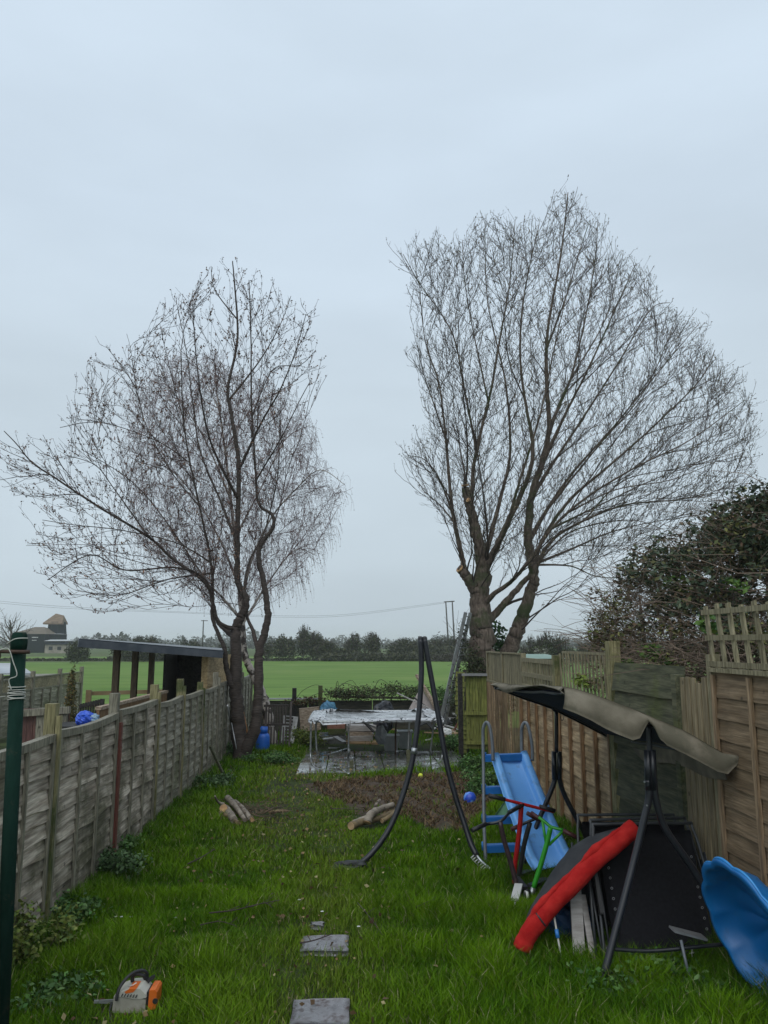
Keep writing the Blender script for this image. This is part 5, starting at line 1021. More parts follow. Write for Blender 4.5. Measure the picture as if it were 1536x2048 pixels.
for k, (a_, b_, w_, lab, mt) in enumerate((((794, 1386), (862, 1418), .03, 'thin pale lath sloping down onto the trampoline from the left', M_J2), ((833, 1350), (873, 1415), .08, 'long grey timber leaning over the trampoline behind the black poles', W_JUNK), ((868, 1440), (905, 1470), .06, 'scrap timber leaning right of the trampoline', M_J2), ((885, 1500), (920, 1440), .05, 'reddish lath beside the shingled panel', M_J4))):
    a = D(*a_, 21.0); b = D(*b_, 20.4); o = MB().beam(a, b, w_, w_ * .8).build('timber', mt, base=a); tag(o, lab, 'timber')
t = thing('wooden_panel', D(848, 1420, 21), 'triangular pale wooden pallet panel propped behind the trampoline', 'panel')
a = D(842, 1374, 21.4); b = D(818, 1418, 20.8); c_ = D(870, 1420, 20.6); MB().raw([a, b, c_, a + V((0, .04, 0)), b + V((0, .04, 0)), c_ + V((0, .04, 0))], [(0, 1, 2), (5, 4, 3), (0, 3, 4, 1), (1, 4, 5, 2), (2, 5, 3, 0)]).build('board', mat('pinkish_board', (.26, .22, .20), (.36, .31, .29), .6, 5, (8, 2, 1)), t)
MB().beam(D(828, 1395, 20.9), D(858, 1418, 20.5), .04, .03).build('brace', W_DARK, t); MB().beam(D(846, 1372, 21.3), D(872, 1418, 20.5), .08, .05).build('brace', W_JUNK, t)
t = thing('ladder', G(888, 1437), 'long aluminium ladder leaning up against the large right-hand trunk', 'ladder')
b0 = D(884, 1437, 21.0); b0.z = .45; a0 = D(936, 1225, 20.4)
for dx in (-.17, .17): MB().beam(V(b0) + V((dx * .5, dx * .9, 0)), V(a0) + V((dx * .5, dx * .9, 0)), .05, .09, (1, 0, 0)).build('stile', M_ALU, t)
m = MB()
for k in range(14): p = V(b0).lerp(V(a0), (k + .5) / 14); m.tube([p + V((-.085, -.15, 0)), p + V((.085, .15, 0))], .014, 6)
m.build('rungs', M_ALU, t)
for i, (px, py, s_, lab) in enumerate(((903, 1470, .12, 'white rounded scrap by the shingled panel'),)):
    q = G(px, py + 35); t = thing('scrap_bag', (q.x, q.y, .1), lab, 'bag'); crumple((q.x, q.y + 1.0, .35), .14, .12, .1, 16).build('bag', M_WHITE, t)
rr_ = random.Random(4)
_sc = []
for c_n, c_m in (('pale grey', M_J2), ('brown', W_JUNK), ('warm orange-brown', M_J3), ('nearly black', W_DARK), ('whitish', M_WHITE)):
    for w_n, w_k in (('short offcut', .25), ('long thin batten', .8), ('wide board piece', .5)):
        for pl, pr in (('right of the trampoline', (890, 925)), ('behind the right black pole', (840, 890)), ('between the trampoline legs on the left', (655, 700)), ('just left of the grey tubs', (735, 775))): _sc.append((c_n, c_m, w_n, w_k, pl, pr))
rr_.shuffle(_sc)
for i in range(34):
    c_n, c_m, w_n, w_k, pl, pr = _sc[i]; q = G(rr_.uniform(*pr), rr_.uniform(1462, 1500)); q.y = max(q.y, 19.6); a = rr_.uniform(0, 3.1); L_ = w_k * rr_.uniform(.8, 1.3); z = rr_.uniform(.05, .4)
    o = MB().beam(q + V((-math.cos(a) * L_ / 2, -math.sin(a) * L_ / 2, z)), q + V((math.cos(a) * L_ / 2, math.sin(a) * L_ / 2, z + rr_.uniform(-.15, .3))), .05 if w_k == .8 else .14, .03).build('scrap_wood', c_m, base=q); tag(o, c_n + ' ' + w_n + ' of scrap wood ' + pl, 'scrap wood', 'scrap wood heaped round the trampoline')
# ================================================================== BLACK CURVED POLES
def pole(px_pts, label, Y, tipmat):
    t = thing('curved_pole', G(*px_pts[-1]), label, 'pole', 'two curved black poles forming an arch')
    b = G(*px_pts[-1]); P = [D(x, y, lerp(Y, b.y, (i / (len(px_pts) - 1)) ** 2)) for i, (x, y) in enumerate(px_pts)]; P[-1] = V((b.x, b.y, .05)); P = smooth_path(P, 6); n = len(P); k = int(n * .86)
    MB().tube(P[:k], .034, 12).build('foam_sleeve', M_FOAM, t)
    MB().tube(P[k - 2:], .018, 10).build('pole_end', tipmat, t); MB().lathe([(.030, -.02), (.036, 0), (.030, .025), (.012, .035)], P[0], 12).build('end_cap', M_RUB, t)
    return t, P
t, P = pole([(841, 1278), (843, 1340), (840, 1400), (835, 1450), (825, 1520), (806, 1590), (780, 1655), (745, 1705), (712, 1732), (682, 1748)], 'left curved black foam-covered pole bending down to the left in the lawn', 9.9, M_RUB)
i = len(P) * 4 // 9 - 2; q = P[i]; MB().tube([P[i], P[i + 1]], .038, 12).build('joint_clip', M_STEEL, t)
nt_ = crumple((P[-5].x, P[-5].y, .07), .17, .07, .05, 17, 26); nt_.build('netting', M_RUB, t)
t, P = pole([(849, 1278), (858, 1330), (869, 1390), (880, 1450), (892, 1520), (910, 1590), (928, 1645), (943, 1690), (960, 1720), (984, 1750)], 'right curved black foam-covered pole bending down to the right towards the ladder', 9.9, M_STEEL)
m = MB()
for k in range(9): q = P[-8 + k if k < 8 else -1]; m.tube([q + V((-.05, 0, .03)), q + V((-.09, -.03, .01)), q + V((-.06, 0, -.02))], .007, 4)
m.build('netting_clips', M_WHITE, t)
# ================================================================== SMALL THINGS ON THE GRASS
M_LOG = mat('pale_birch_log', (.30, .26, .21), (.17, .14, .11), .8, 7, (1, 1, 3), .4, 9, c3=(.05, .04, .03), s3=9, t3=(.55, .62))
M_LOGB = mat('yellow_brown_log', (.22, .16, .08), (.12, .09, .05), .8, 8, bump=.4)
def log(pts, r0, r1, label, mt=M_LOG, group=None, cut=M_CUT):
    t = thing('log', pts[0], label, 'log', group); P = smooth_path(pts, 4); n = len(P); Rr = [lerp(r0, r1, i / (n - 1)) * (1 + .08 * math.sin(i * 2.3)) for i in range(n)]
    MB().tube(P, Rr, 10).build('bark', mt, t); d = (P[0] - P[1]).normalized(); MB().lathe([(r0 * .93, 0), (r0 * .9, .006)], P[0], 12, d).build('cut_end', cut, t)
def gp(x, y, z=.05): return G(x, y, z + .055)
g1 = 'cut logs in the left pile on the lawn'; g2 = 'cut logs in the right pile by the soil'
log([gp(447, 1617, .10), gp(455, 1622), gp(468, 1640)], .065, .055, 'fat white-barked log with its orange cut end facing left, in the left pile', M_LOG, g1)
log([gp(455, 1596, .12), gp(470, 1612, .1), gp(490, 1640, .05)], .05, .03, 'long pale log lying on top of the left pile, pointing to the camera', M_LOG, g1, M_CUTP)
log([gp(448, 1608, .08), gp(436, 1604, .12), gp(430, 1592, .3)], .022, .012, 'thin bent grey stick rising from the left log pile', M_LOG, g1, M_CUTP)
log([gp(462, 1600, .1), gp(478, 1622, .12), gp(484, 1634, .05)], .035, .03, 'darker short log in the middle of the left pile', M_LOG, g1, M_CUTP)
log([gp(470, 1604, .06), gp(486, 1618, .06), gp(500, 1636, .05)], .04, .035, 'grey-brown log at the right edge of the left pile', M_LOG, g1, M_CUTP)
log([gp(440, 1626, .05), gp(458, 1634, .04), gp(476, 1646, .03)], .035, .03, 'thin log at the front left of the left pile', M_LOGB, g1)
log([gp(505, 1640, .03), gp(500, 1634, .04), gp(490, 1628, .05)], .035, .03, 'small log with its pale round end facing the camera, right of the left pile', M_LOGB, g1)
log([gp(540, 1625, .04), gp(560, 1622, .04), gp(576, 1622, .05)], .03, .015, 'lone pale branch piece on the grass right of the left pile', M_LOGB, g1, M_CUTP)
log([gp(702, 1652, .06), gp(725, 1644), gp(760, 1636), gp(786, 1624)], .055, .04, 'long yellowish log at the front of the right pile', M_LOGB, g2, M_CUTP)
log([gp(735, 1645, .07), gp(742, 1628, .16), gp(762, 1618, .14), gp(786, 1610, .14)], .06, .04, 'thick forked log arching over the right pile', M_LOG, g2)
log([gp(706, 1645, .05), gp(724, 1638, .07), gp(742, 1632, .1)], .03, .035, 'slim grey stick at the left of the right pile', M_LOG, g2, M_CUTP)
log([gp(764, 1642, .05), gp(778, 1634, .08), gp(792, 1622, .12)], .035, .03, 'short yellowish log at the right end of the right pile', M_LOGB, g2, M_CUTP)
log([gp(750, 1620, .1), gp(753, 1608, .22), gp(760, 1600, .25)], .028, .02, 'short pale fork sticking up from the right pile', M_LOG, g2, M_CUTP)
for i, (pts, r_, lab) in enumerate((([(418, 1826), (470, 1820), (510, 1810), (560, 1800)], .007, 'long thin fallen twig lying on the lawn left of the stepping stones'), ([(500, 1814), (530, 1806), (545, 1816)], .005, 'side twig beside the long fallen twig'), ([(600, 1886), (630, 1880), (664, 1868)], .007, 'dark twig lying across the back edge of the stepping stone'),
      ([(375, 1728), (400, 1716), (430, 1698)], .008, 'dark fallen branch on the grass left of the middle'), ([(830, 1815), (850, 1806), (872, 1792)], .005, 'thin twig in the long grass right of the stepping stones'), ([(660, 1617), (700, 1618), (730, 1619)], .007, 'straight twig on the grass left of the right log pile'), ([(715, 1745 + 60), (740, 1835), (765, 1870)], .004, 'thin grass-covered twig below the left pole end'),
      ([(400, 1850), (440, 1843), (475, 1853)], .005, 'short crooked twig on the lawn near the left fence'))):
    P = smooth_path([gp(x, y, .07 + .02 * (j % 2)) for j, (x, y) in enumerate(pts)], 4); m = MB().tube(P, [lerp(r_, r_ * .5, j / (len(P) - 1)) for j in range(len(P))], 5)
    for j in (3, 6): q = P[min(j, len(P) - 1)]; m.tube([q, q + V((rnd.uniform(-.08, .12), rnd.uniform(.03, .1), .03))], r_ * .5, 4)
    tag(m.build('twig', M_TWIG, base=P[0]), lab, 'twig', 'fallen twigs on the lawn')
# wood chips/sticks debris beside left pile
m = MB(); r = random.Random(9)
for k in range(160):
    q = gp(r.gauss(510, 34), r.gauss(1622, 11), .05); a = r.uniform(0, 6.28); L_ = r.uniform(.03, .25); m.tube([q, q + V((math.cos(a) * L_, math.sin(a) * L_, r.uniform(0, .06)))], .005, 3)
tag(m.build('brushwood', mat('brushwood_brown', (.09, .055, .035), (.16, .11, .07), .8, 3, island=.4), base=gp(510, 1622)), 'loose brown brushwood litter beside the left log pile', 'brushwood', None, 'stuff')
q = G(940, 1590, .16); q = G(940, 1612); t = thing('play_ball', (q.x, q.y, 0), 'deflated shiny blue ball with pale panels left of the slide ladder', 'ball')
MB().lathe([(.001, .0), (.05, .01), (.09, .04), (.105, .10), (.10, .15), (.07, .20), (.03, .215), (.001, .22)], (q.x, q.y, 0), 20).build('ball', M_BALL, t)
crumple((q.x - .01, q.y - .05, .04), .06, .05, .07, 31).build('deflated_flap', M_BALL, t)
q = G(841, 1561); o = MB().lathe([(.001, -.05), (.03, -.04), (.047, -.017), (.047, .017), (.03, .04), (.001, .05)], (q.x, q.y, .085), 16).build('tennis_ball', M_YEL, base=(q.x, q.y, .03)); tag(o, 'small yellow tennis ball on the soil behind the black poles', 'ball')
# green washing line post
t = thing('washing_line_post', (-2.3, 5.3, 0), 'dark green metal washing line post wound with pale rope at the left edge', 'post')
a = D(38, 1285, 5.55); b = D(2, 2048, 5.55); d = (V(b) - V(a)); foot = V(a) + d * (a.z / -d.z) if d.z < 0 else b
MB().tube([foot, V(a)], .048, 16).build('post', M_GPOST, t); MB().lathe([(.052, -.05), (.056, 0), (.05, .05), (.04, .07)], V(a), 16).build('cap', M_GPOST, t)
u0 = (foot - V(a)).normalized()
c0 = V(a) + u0 * .06; MB().tube([c0 + V((-.55, -.03, .0)), c0 + V((-.1, -.06, 0)), c0 + V((.10, -.055, -.005))], .013, 8).build('crossbar', M_RUST, t)
MB().lathe([(.022, -.03), (.04, -.02), (.04, .02), (.022, .03)], c0 + V((-.13, -.06, -.03)), 14, (1, 0, 0)).build('pulley', M_RUST, t)
m = MB()
for (dd, n) in ((.30, 5), (.34, 2)):
    for k in range(n):
        cc_ = V(a) + u0 * (dd + k * .022); tl = rnd.uniform(-.25, .25); pts = []
        for j in range(17): an = j / 16 * 6.283; pts.append(cc_ + V((math.cos(an) * .055, math.sin(an) * .055, math.cos(an + 1) * tl * .06)))
        m.tube(pts, .0035, 5)
m.tube(smooth_path([c0 + V((-.12, -.07, 0)), c0 + V((-.04, -.08, .02)), c0 + V((.0, -.075, -.07)), c0 + V((.03, -.07, -.16)), c0 + V((-.02, -.07, -.19)), c0 + V((.0, -.065, -.26))], 5), .0035, 5)
m.tube(smooth_path([c0 + V((-.06, -.06, .05)), c0 + V((0, -.07, .085)), c0 + V((.07, -.03, .09))], 5), .0035, 5)
m.tube(smooth_path([c0 + V((-.6, -.04, -.36)), c0 + V((-.3, -.05, -.34)), c0 + V((-.04, -.06, -.30))], 5), .003, 5)
m.build('rope', M_ROPE, t)
# chainsaw
q = G(262, 2026); O = V((q.x, q.y, 0)); t = thing('chainsaw', O, 'cream and orange chainsaw standing in the grass at bottom left', 'chainsaw')
k_ = .0033
def C(px, py, dy=0): return O + V(((px - 262) * k_, dy, (2026 - py) * k_ * .84 + .02))
def prism(pxs, y0, y1, bev=0):
    m = MB(); n = len(pxs); A_ = [C(x, y, y0) for x, y in pxs]; B_ = [C(x, y, y1) for x, y in pxs]; m.raw(A_ + B_, [tuple(range(n)), tuple(range(n, 2 * n))[::-1]] + [((i + 1) % n, i, n + i, n + (i + 1) % n) for i in range(n)]); return m
prism([(227, 2022), (296, 2024), (297, 1993), (284, 1989), (272, 1989), (250, 1983), (229, 1984)], -.07, .12).build('body', M_CREAM, t)
prism([(229, 1984), (232, 1978), (245, 1972), (262, 1966), (284, 1966), (297, 1980), (298, 1987), (285, 1990), (273, 1990), (250, 1984)], -.075, .11).build('top_cover', mat('clean_cream_plastic', (.42, .41, .35), (.50, .49, .43), .4, 7), t)
prism([(252, 1972), (262, 1965.3), (277, 1965), (270, 1973), (255, 1976)], -.078, .05).build('cover_badge', M_ORNG, t)
m = MB()
for k in range(6): m.beam(C(249 + k * 6, 1976 + k * .6, -.078), C(246 + k * 6, 1982 + k * .8, -.078), .006, .008, (0, 1, 0))
m.build('cooling_slots', M_RUB, t)
prism([(301, 2022), (318, 2016), (319, 1978), (315, 1972), (303, 1972)], -.06, .10).build('side_cover', M_ORNG, t); MB().lathe([(.018, -.004), (.018, .006)], C(316.5, 1997, -.062), 14, (0, -1, 0)).build('bar_nut', M_RUB, t)
prism([(296, 2020), (302, 2020), (303, 1976), (297, 1978)], -.05, .09).build('gasket', M_RUB, t)
MB().tube(smooth_path([C(237, 1990, -.09), C(238, 1972, -.08), C(243, 1958, -.05), C(255, 1944, 0), C(272, 1940, .05), C(284, 1948, .08), C(287, 1962, .09), C(286, 1975, .1)], 5), .011, 10).build('front_handle', M_RUB, t)
MB().tube(smooth_path([C(258, 1966, .05), C(258, 1955, .05), C(266, 1948, .05), C(280, 1955, .07), C(284, 1966, .08)], 4), .014, 8).build('rear_handle', M_RUB, t)
MB().tube([C(256, 1966, -.03), C(266, 1962, -.04), C(274, 1955, -.05)], .004, 6).build('choke_wire', M_WHITE, t)
prism([(286, 1966), (302, 1956), (304, 1962), (292, 1972)], .06, .1).build('hand_guard', M_RUB, t)
m = MB(); m.hexa([C(228, 2014, .02), C(228, 2014, .03), C(180, 2012, .03), C(180, 2012, .02)], [C(228, 2004, .02), C(228, 2004, .03), C(180, 2005, .03), C(180, 2005, .02)]); m.build('guide_bar', M_ALU, t)
MB().tube(smooth_path([C(224, 2000, -.05), C(224, 2018, -.1), C(236, 2030, -.16), C(250, 2038, -.2)], 5), .008, 6).build('starter_cord', M_RUB, t)
# ================================================================== SLIDE
t = thing('garden_slide', G(1040, 1740), 'bright blue plastic garden slide with a grey tube ladder by the right fence', 'slide')
TL, TR, BL, BR = D(983, 1508, 10.0), D(1047, 1500, 10.15), D(1070, 1748, 9.0), D(1146, 1728, 9.15)
TL.z = TR.z = (TL.z + TR.z) / 2
def slidefn(u_, v_):
    # v along the length, u across (5 profile stations)
    vv = v_; a = V(TL).lerp(V(BL), vv); b = V(TR).lerp(V(BR), vv); sag = -.05 * math.sin(vv * 3.14)
    if vv > .86: sag += (vv - .86) * .55
    if vv < .06: sag -= 0
    prof = [(-.10, .0), (-.10, .085), (.0, .09), (.07, .085), (.10, .0), (.16, -.012), (.5, -.02), (.84, -.012), (.90, .0), (.93, .085), (1.0, .09), (1.10, .085), (1.10, .0)]
    i = u_ * (len(prof) - 1); i0 = min(int(i), len(prof) - 2); f_ = i - i0; w_ = lerp(prof[i0][0], prof[i0 + 1][0], f_); h_ = lerp(prof[i0][1], prof[i0 + 1][1], f_)
    d = (V(BL) - V(TL)).normalized(); x = (b - a).normalized(); nrm_ = x.cross(d).normalized(); nrm_ = nrm_ if nrm_.z > 0 else -nrm_
    return a.lerp(b, w_ * .86 + .07) + nrm_ * h_ + V((0, 0, sag - .05))
MB().grid(slidefn, 24, 26, thick=.006).build('chute', M_BLUE, t)
pf0 = D(968, 1480, 10.05); pf = V((pf0.x, 10.05, 0)); 
ax = V((D(970, 1600, 10.0).x, 10.0, 0)); bx = V((D(1052, 1600, 10.15).x, 10.15, 0))
for j, (p_, tx) in enumerate(((ax, (966, 985)), (bx, (1043, 1064)))):
    Yj = p_.y; pts = [G(972 + j * 82, 1738), D(tx[0] + 2, 1640, Yj - .35), D(tx[0] + 1, 1540, Yj - .1), D(tx[0], 1475, Yj), D(tx[0] + 1, 1455, Yj), D(tx[0] + 7, 1445, Yj - .02), D(tx[0] + 14, 1455, Yj - .06), D(tx[1], 1490, Yj - .12), D(tx[1] + 1, 1522, Yj - .15)]
    MB().tube(smooth_path(pts, 5), .021, 10).build('handrail', M_GREYT, t)
for z_py, l_ in ((1512, 14), (1576, 30), (1636, 44), (1692, 58)):
    f_ = (z_py - 1512) / 226; yb = lerp(10.0, 9.5, f_); a = D(968, z_py, yb); b = D(1050, z_py - 3, yb + .12)
    st_ = MB().beam(a + V((0, 0, 0)), b, .10, .03).beam(V(a) + V((0, -.05, -.03)), V(b) + V((0, -.05, -.03)), .02, .07, (0, 0, 1)); st_.tube([a + V((0, 0, -.045)), a + V((0, 0, .045))], .030, 10).tube([V(b) + V((0, 0, -.045)), V(b) + V((0, 0, .045))], .030, 10); st_.build('step', M_BLUED, t)
a = G(1040, 1752); b = G(1115, 1750); MB().tube([a + V((0, 0, .03)), b + V((0, 0, .03))], .018, 8).build('foot_bar', M_BLACK, t)
for px in (1068, 1140): q = D(px, 1742, 9.08); MB().tube([q, (q.x, 9.1, 0)], .018, 8).build('leg', M_BLACK, t)
# green netting bit under slide
q = G(1003, 1650); t2 = thing('green_net', (q.x, q.y, 0), 'scrap of green netting draped under the slide', 'netting'); a = D(1008, 1600, q.y); MB().grid(lambda u_, v_: V((q.x - .12, q.y, .1)).lerp(V((q.x + .28, q.y, .08)), u_).lerp(V((a.x + .06, a.y + .1, a.z)), v_ * .95) + V((0, .03 * math.sin(u_ * 9), 0)), 8, 8, thick=.004).build('net', mat('green_net_mesh', (.05, .16, .09), (.08, .2, .12), .7, 20), t2)
# ================================================================== SCOOTERS
def scooter(label, Y, bar, grips, stem, mb, mstem, mg, braces=None, deck=None, dmat=None):
    b = stem[-1]; Yb = Y; foot = D(b[0], b[1], Y); foot.z = max(.08, foot.z); t = thing('kick_scooter', (foot.x, foot.y, 0), label, 'scooter', 'kick scooters leaning together by the slide')
    P = [D(x, y, Y + dy) for x, y, dy in stem]; P[-1].z = max(.06, P[-1].z); MB().tube(smooth_path(P, 3), .026, 12).build('stem', mstem, t)
    MB().tube(smooth_path([D(x, y, Y + dy) for x, y, dy in bar], 4), .0165, 8).build('handlebar', mb, t)
    for g0, g1 in grips: MB().tube([D(*g0[:2], Y + g0[2]), D(*g1[:2], Y + g1[2])], .023, 10).build('grip', mg, t)
    if braces:
        m = MB()
        for g0, g1 in braces: m.tube([D(*g0[:2], Y + g0[2]), D(*g1[:2], Y + g1[2])], .015, 8)
        m.build('brace', mb, t)
    if deck:
        a = D(*deck[0][:2], Y + deck[0][2]); c_ = D(*deck[1][:2], Y + deck[1][2]); a.z = max(.12, a.z); c_.z = max(.10, c_.z); dk = MB().beam(a, c_, .08, .03, (0, 0, 1)).build('deck', dmat or M_RUB, t)
        for q in (a, c_): MB().lathe([(.02, -.013), (.05, -.013), (.052, 0), (.05, .013), (.02, .013)], V((q.x, q.y, .052)) + (V(a) - V(c_)).normalized() * (.07 if q is a else -.07), 16, (V(a) - V(c_)).cross(V((0, 0, 1)))).build('wheel', M_WHITE if q is c_ else M_RUB, t)
    return t
scooter('black scooter with swept-up handlebar, leftmost of the four', 8.5, [(952, 1657, -.1), (975, 1648, 0), (990, 1646, 0), (1005, 1640, 0), (1020, 1624, .1), (1040, 1612, .15)], [((944, 1661, -.15), (972, 1648, -.02)), ((1018, 1625, .1), (1046, 1609, .2))], [(1000, 1643, 0), (1008, 1680, 0), (1020, 1720, 0), (1036, 1785, 0)], M_BLACK, mat('worn_black_paint', (.03, .02, .025), (.07, .04, .045), .4, 14), M_RUB, deck=((1038, 1792, -.05), (1030, 1812, -.45)), dmat=M_WHITE)
scooter('red scooter with a long straight red handlebar', 8.7, [(985, 1593, 0), (1108, 1624, 0)], [((977, 1591, 0), (1010, 1599, 0)), ((1079, 1613, 0), (1110, 1622, 0))], [(1043, 1606, 0), (1040, 1650, 0), (1034, 1700, 0), (1029, 1738, 0), (1030, 1800, 0)], M_REDT, M_REDT, M_RUB, deck=((1032, 1800, 0), (1050, 1830, -.3)))
scooter('black scooter with spiral-wrapped stem and maroon grip, behind the green one', 8.8, [(1025, 1657, 0), (1060, 1642, 0), (1075, 1636, 0)], [((1022, 1659, 0), (1038, 1652, 0)), ((1054, 1626, 0), (1078, 1640, 0))], [(1060, 1645, 0), (1048, 1690, 0), (1040, 1740, 0), (1036, 1795, 0)], M_BLACK, M_RUB, M_MAR, deck=((1040, 1800, 0), (1062, 1815, .2)))
t = scooter('green scooter with a triangular braced green handlebar', 8.4, [(1078, 1635, .1), (1090, 1644, .05), (1103, 1654, 0), (1126, 1660, -.05)], [((1062, 1626, .2), (1086, 1642, .1)), ((1126, 1661, -.05), (1160, 1678, -.1))], [(1101, 1655, 0), (1095, 1682, 0), (1080, 1735, 0), (1066, 1778, 0)], M_GRNT, M_GRNT, M_MAR, braces=[((1085, 1642, .07), (1092, 1686, 0)), ((1126, 1662, -.05), (1098, 1690, 0))], deck=((1062, 1800, 0), (1095, 1830, .3)))
MB().tube([D(1067, 1775, 8.4), D(1060, 1800, 8.4)], .028, 12).build('clamp', M_STEEL, t)
# ================================================================== SWING SEAT FRAME + CANOPY
t = thing('swing_seat_frame', (2.45, 7.8, 0), 'black tubular swing seat frame with a sagging tan canopy by the right fence', 'swing seat')
YN, YF = 6.45, 9.5
NP, FPp = D(1298, 1452, YN), D(1113, 1424, YF)
def leg(pts, r_=.029, nm='leg'): MB().tube(smooth_path(pts, 6), r_, 12).build(nm, M_BLACK, t)
leg([NP, D(1300, 1520, YN)], .022, 'post'); leg([FPp, D(1113, 1505, YF)], .022, 'post')
sl = MB(); sl.tube([D(1295, 1500, YN), D(1298, 1580, YN)], .030, 12).tube([D(1304, 1500, YN), D(1308, 1580, YN)], .030, 12); sl.build('sleeve', M_BLACK, t)
sl = MB(); sl.tube([D(1108, 1503, YF), D(1109, 1560, YF)], .030, 12).tube([D(1119, 1503, YF), D(1119, 1560, YF)], .030, 12); sl.build('sleeve', M_BLACK, t)
f1 = G(1197, 1992); f2 = G(1530, 1985); f3 = G(1042, 1742); f4 = G(1193, 1712)
leg([D(1296, 1560, YN), D(1298, 1595, YN), D(1288, 1640, YN), D(1262, 1745, YN - .05), f1]); leg([D(1308, 1560, YN), D(1312, 1600, YN), D(1332, 1660, YN), D(1400, 1760, YN - .03), f2])
leg([D(1109, 1545, YF), D(1109, 1562, YF), D(1098, 1592, YF), D(1070, 1660, YF), f3]); leg([D(1119, 1545, YF), D(1120, 1562, YF), D(1130, 1592, YF), D(1160, 1650, YF), f4])
leg([D(1213, 1897, 6.35), D(1300, 1902, 6.35), D(1400, 1893, 6.33), D(1500, 1884, 6.33)], .015, 'crossbar')
MB().box(D(1475, 1893, 6.3), (.16, .03, .045)).build('bracket', M_BLACK, t)
m = MB()
for (x, y, Y) in ((1289, 1564, YN - .03), (1294, 1611, YN - .03), (1214, 1897, 6.31), (1466, 1881, 6.3), (1117, 1505, YF - .03), (1106, 1560, YF - .03)): m.lathe([(.007, -.004), (.007, .004)], D(x, y, Y), 8, (0, -1, 0))
m.build('bolts', M_STEEL, t)
A_ = D(1128, 1376, 6.35); B_ = D(1484, 1506, 6.35); C_ = D(1215, 1468, 9.6); D_ = D(986, 1368, 9.6)
B_.x = min(B_.x, 3.05)
def cano(u_, v_):  # u across, v along near->far
    p = V(A_).lerp(V(B_), u_).lerp(V(D_).lerp(V(C_), u_), v_); p.z += .05 * math.sin(u_ * 3.14) - .05 * math.sin(v_ * 3.14) * (1 - abs(2 * u_ - 1)) + .006 * bumpy(u_ * 5, v_ * 7); return p
can = MB().grid(cano, 16, 20, thick=-.012).build('canopy', M_TAN, t)
MB().grid(lambda u_, v_: cano(lerp(.03, .97, u_), lerp(.03, .97, v_)) - V((0, 0, .022)), 12, 16, thick=.004).build('lining', M_LINE, can)
bot = [(1124, 1416), (1150, 1426), (1180, 1440), (1205, 1454), (1230, 1466), (1262, 1479), (1276, 1475), (1286, 1458), (1296, 1441), (1306, 1452), (1318, 1478), (1332, 1490), (1370, 1508), (1400, 1524), (1430, 1541), (1452, 1547), (1470, 1530), (1486, 1510)]
def vnear(u_, v_):
    i = u_ * (len(bot) - 1); i0 = min(int(i), len(bot) - 2); f_ = i - i0; bx_ = lerp(bot[i0][0], bot[i0 + 1][0], f_); by_ = lerp(bot[i0][1], bot[i0 + 1][1], f_); tp_ = cano(min(1, max(0, (bx_ - 1128) / 356)), 0); b_ = D(bx_, by_, 6.30)
    p = tp_.lerp(V(b_), v_); p.y -= .05 * math.sin(v_ * 2.6) + .012 * math.sin(u_ * 25) * v_; p.z += .0; return p
MB().grid(vnear, 51, 8, thick=.006).build('front_valance', M_TAN, can)
lft = [(1128, 1388), (1118, 1380), (1100, 1374), (1080, 1371), (1060, 1374), (1040, 1378), (1024, 1384), (1012, 1386), (1004, 1382), (996, 1375), (986, 1371)]
def vleft(u_, v_):
    i = u_ * (len(lft) - 1); i0 = min(int(i), len(lft) - 2); f_ = i - i0; bx_ = lerp(lft[i0][0], lft[i0 + 1][0], f_); by_ = lerp(lft[i0][1], lft[i0 + 1][1], f_); tp_ = cano(0, u_) + V((0, 0, .01)); r0 = ray(bx_, by_)
    b_ = V((0, 0, H)) + r0 * ((tp_.x - .02) / r0.x); p = tp_.lerp(b_, v_); p.x -= .03 * math.sin(v_ * 3.14) ; return p
MB().grid(vleft, 40, 6, thick=.006).build('side_valance', M_TAN, can)
MB().grid(lambda u_, v_: cano(1, u_) + V((.02 - .02 * math.sin(v_ * 3), 0, -.20 * v_ - .02 * math.sin(u_ * 14) * v_)), 24, 4, thick=.005).build('side_valance', M_TAN, can)
MB().grid(lambda u_, v_: cano(u_, 1) + V((0, .01, -.04 * v_)), 24, 4, thick=.005).build('back_valance', M_TAN, can)
fr_ = MB()
for pth in ([cano(.02, k / 8) for k in range(9)], [cano(.98, k / 8) for k in range(9)], [cano(k / 8, .03) for k in range(9)], [cano(k / 8, .97) for k in range(9)]): fr_.tube([p - V((0, 0, .045)) for p in pth], .012, 8)
fr_.tube([NP, cano(.5, .03) - V((0, 0, .04))], .018, 8).tube([FPp, cano(.5, .97) - V((0, 0, .04))], .018, 8); fr_.build('canopy_frame', M_BLACK, can)
MB().tube(smooth_path([D(1121, 1432, YF - .05), D(1123, 1441, YF - .05), D(1127, 1438, YF - .05), D(1128, 1431, YF - .05)], 4), .004, 6).build('hook', M_BLACK, t)
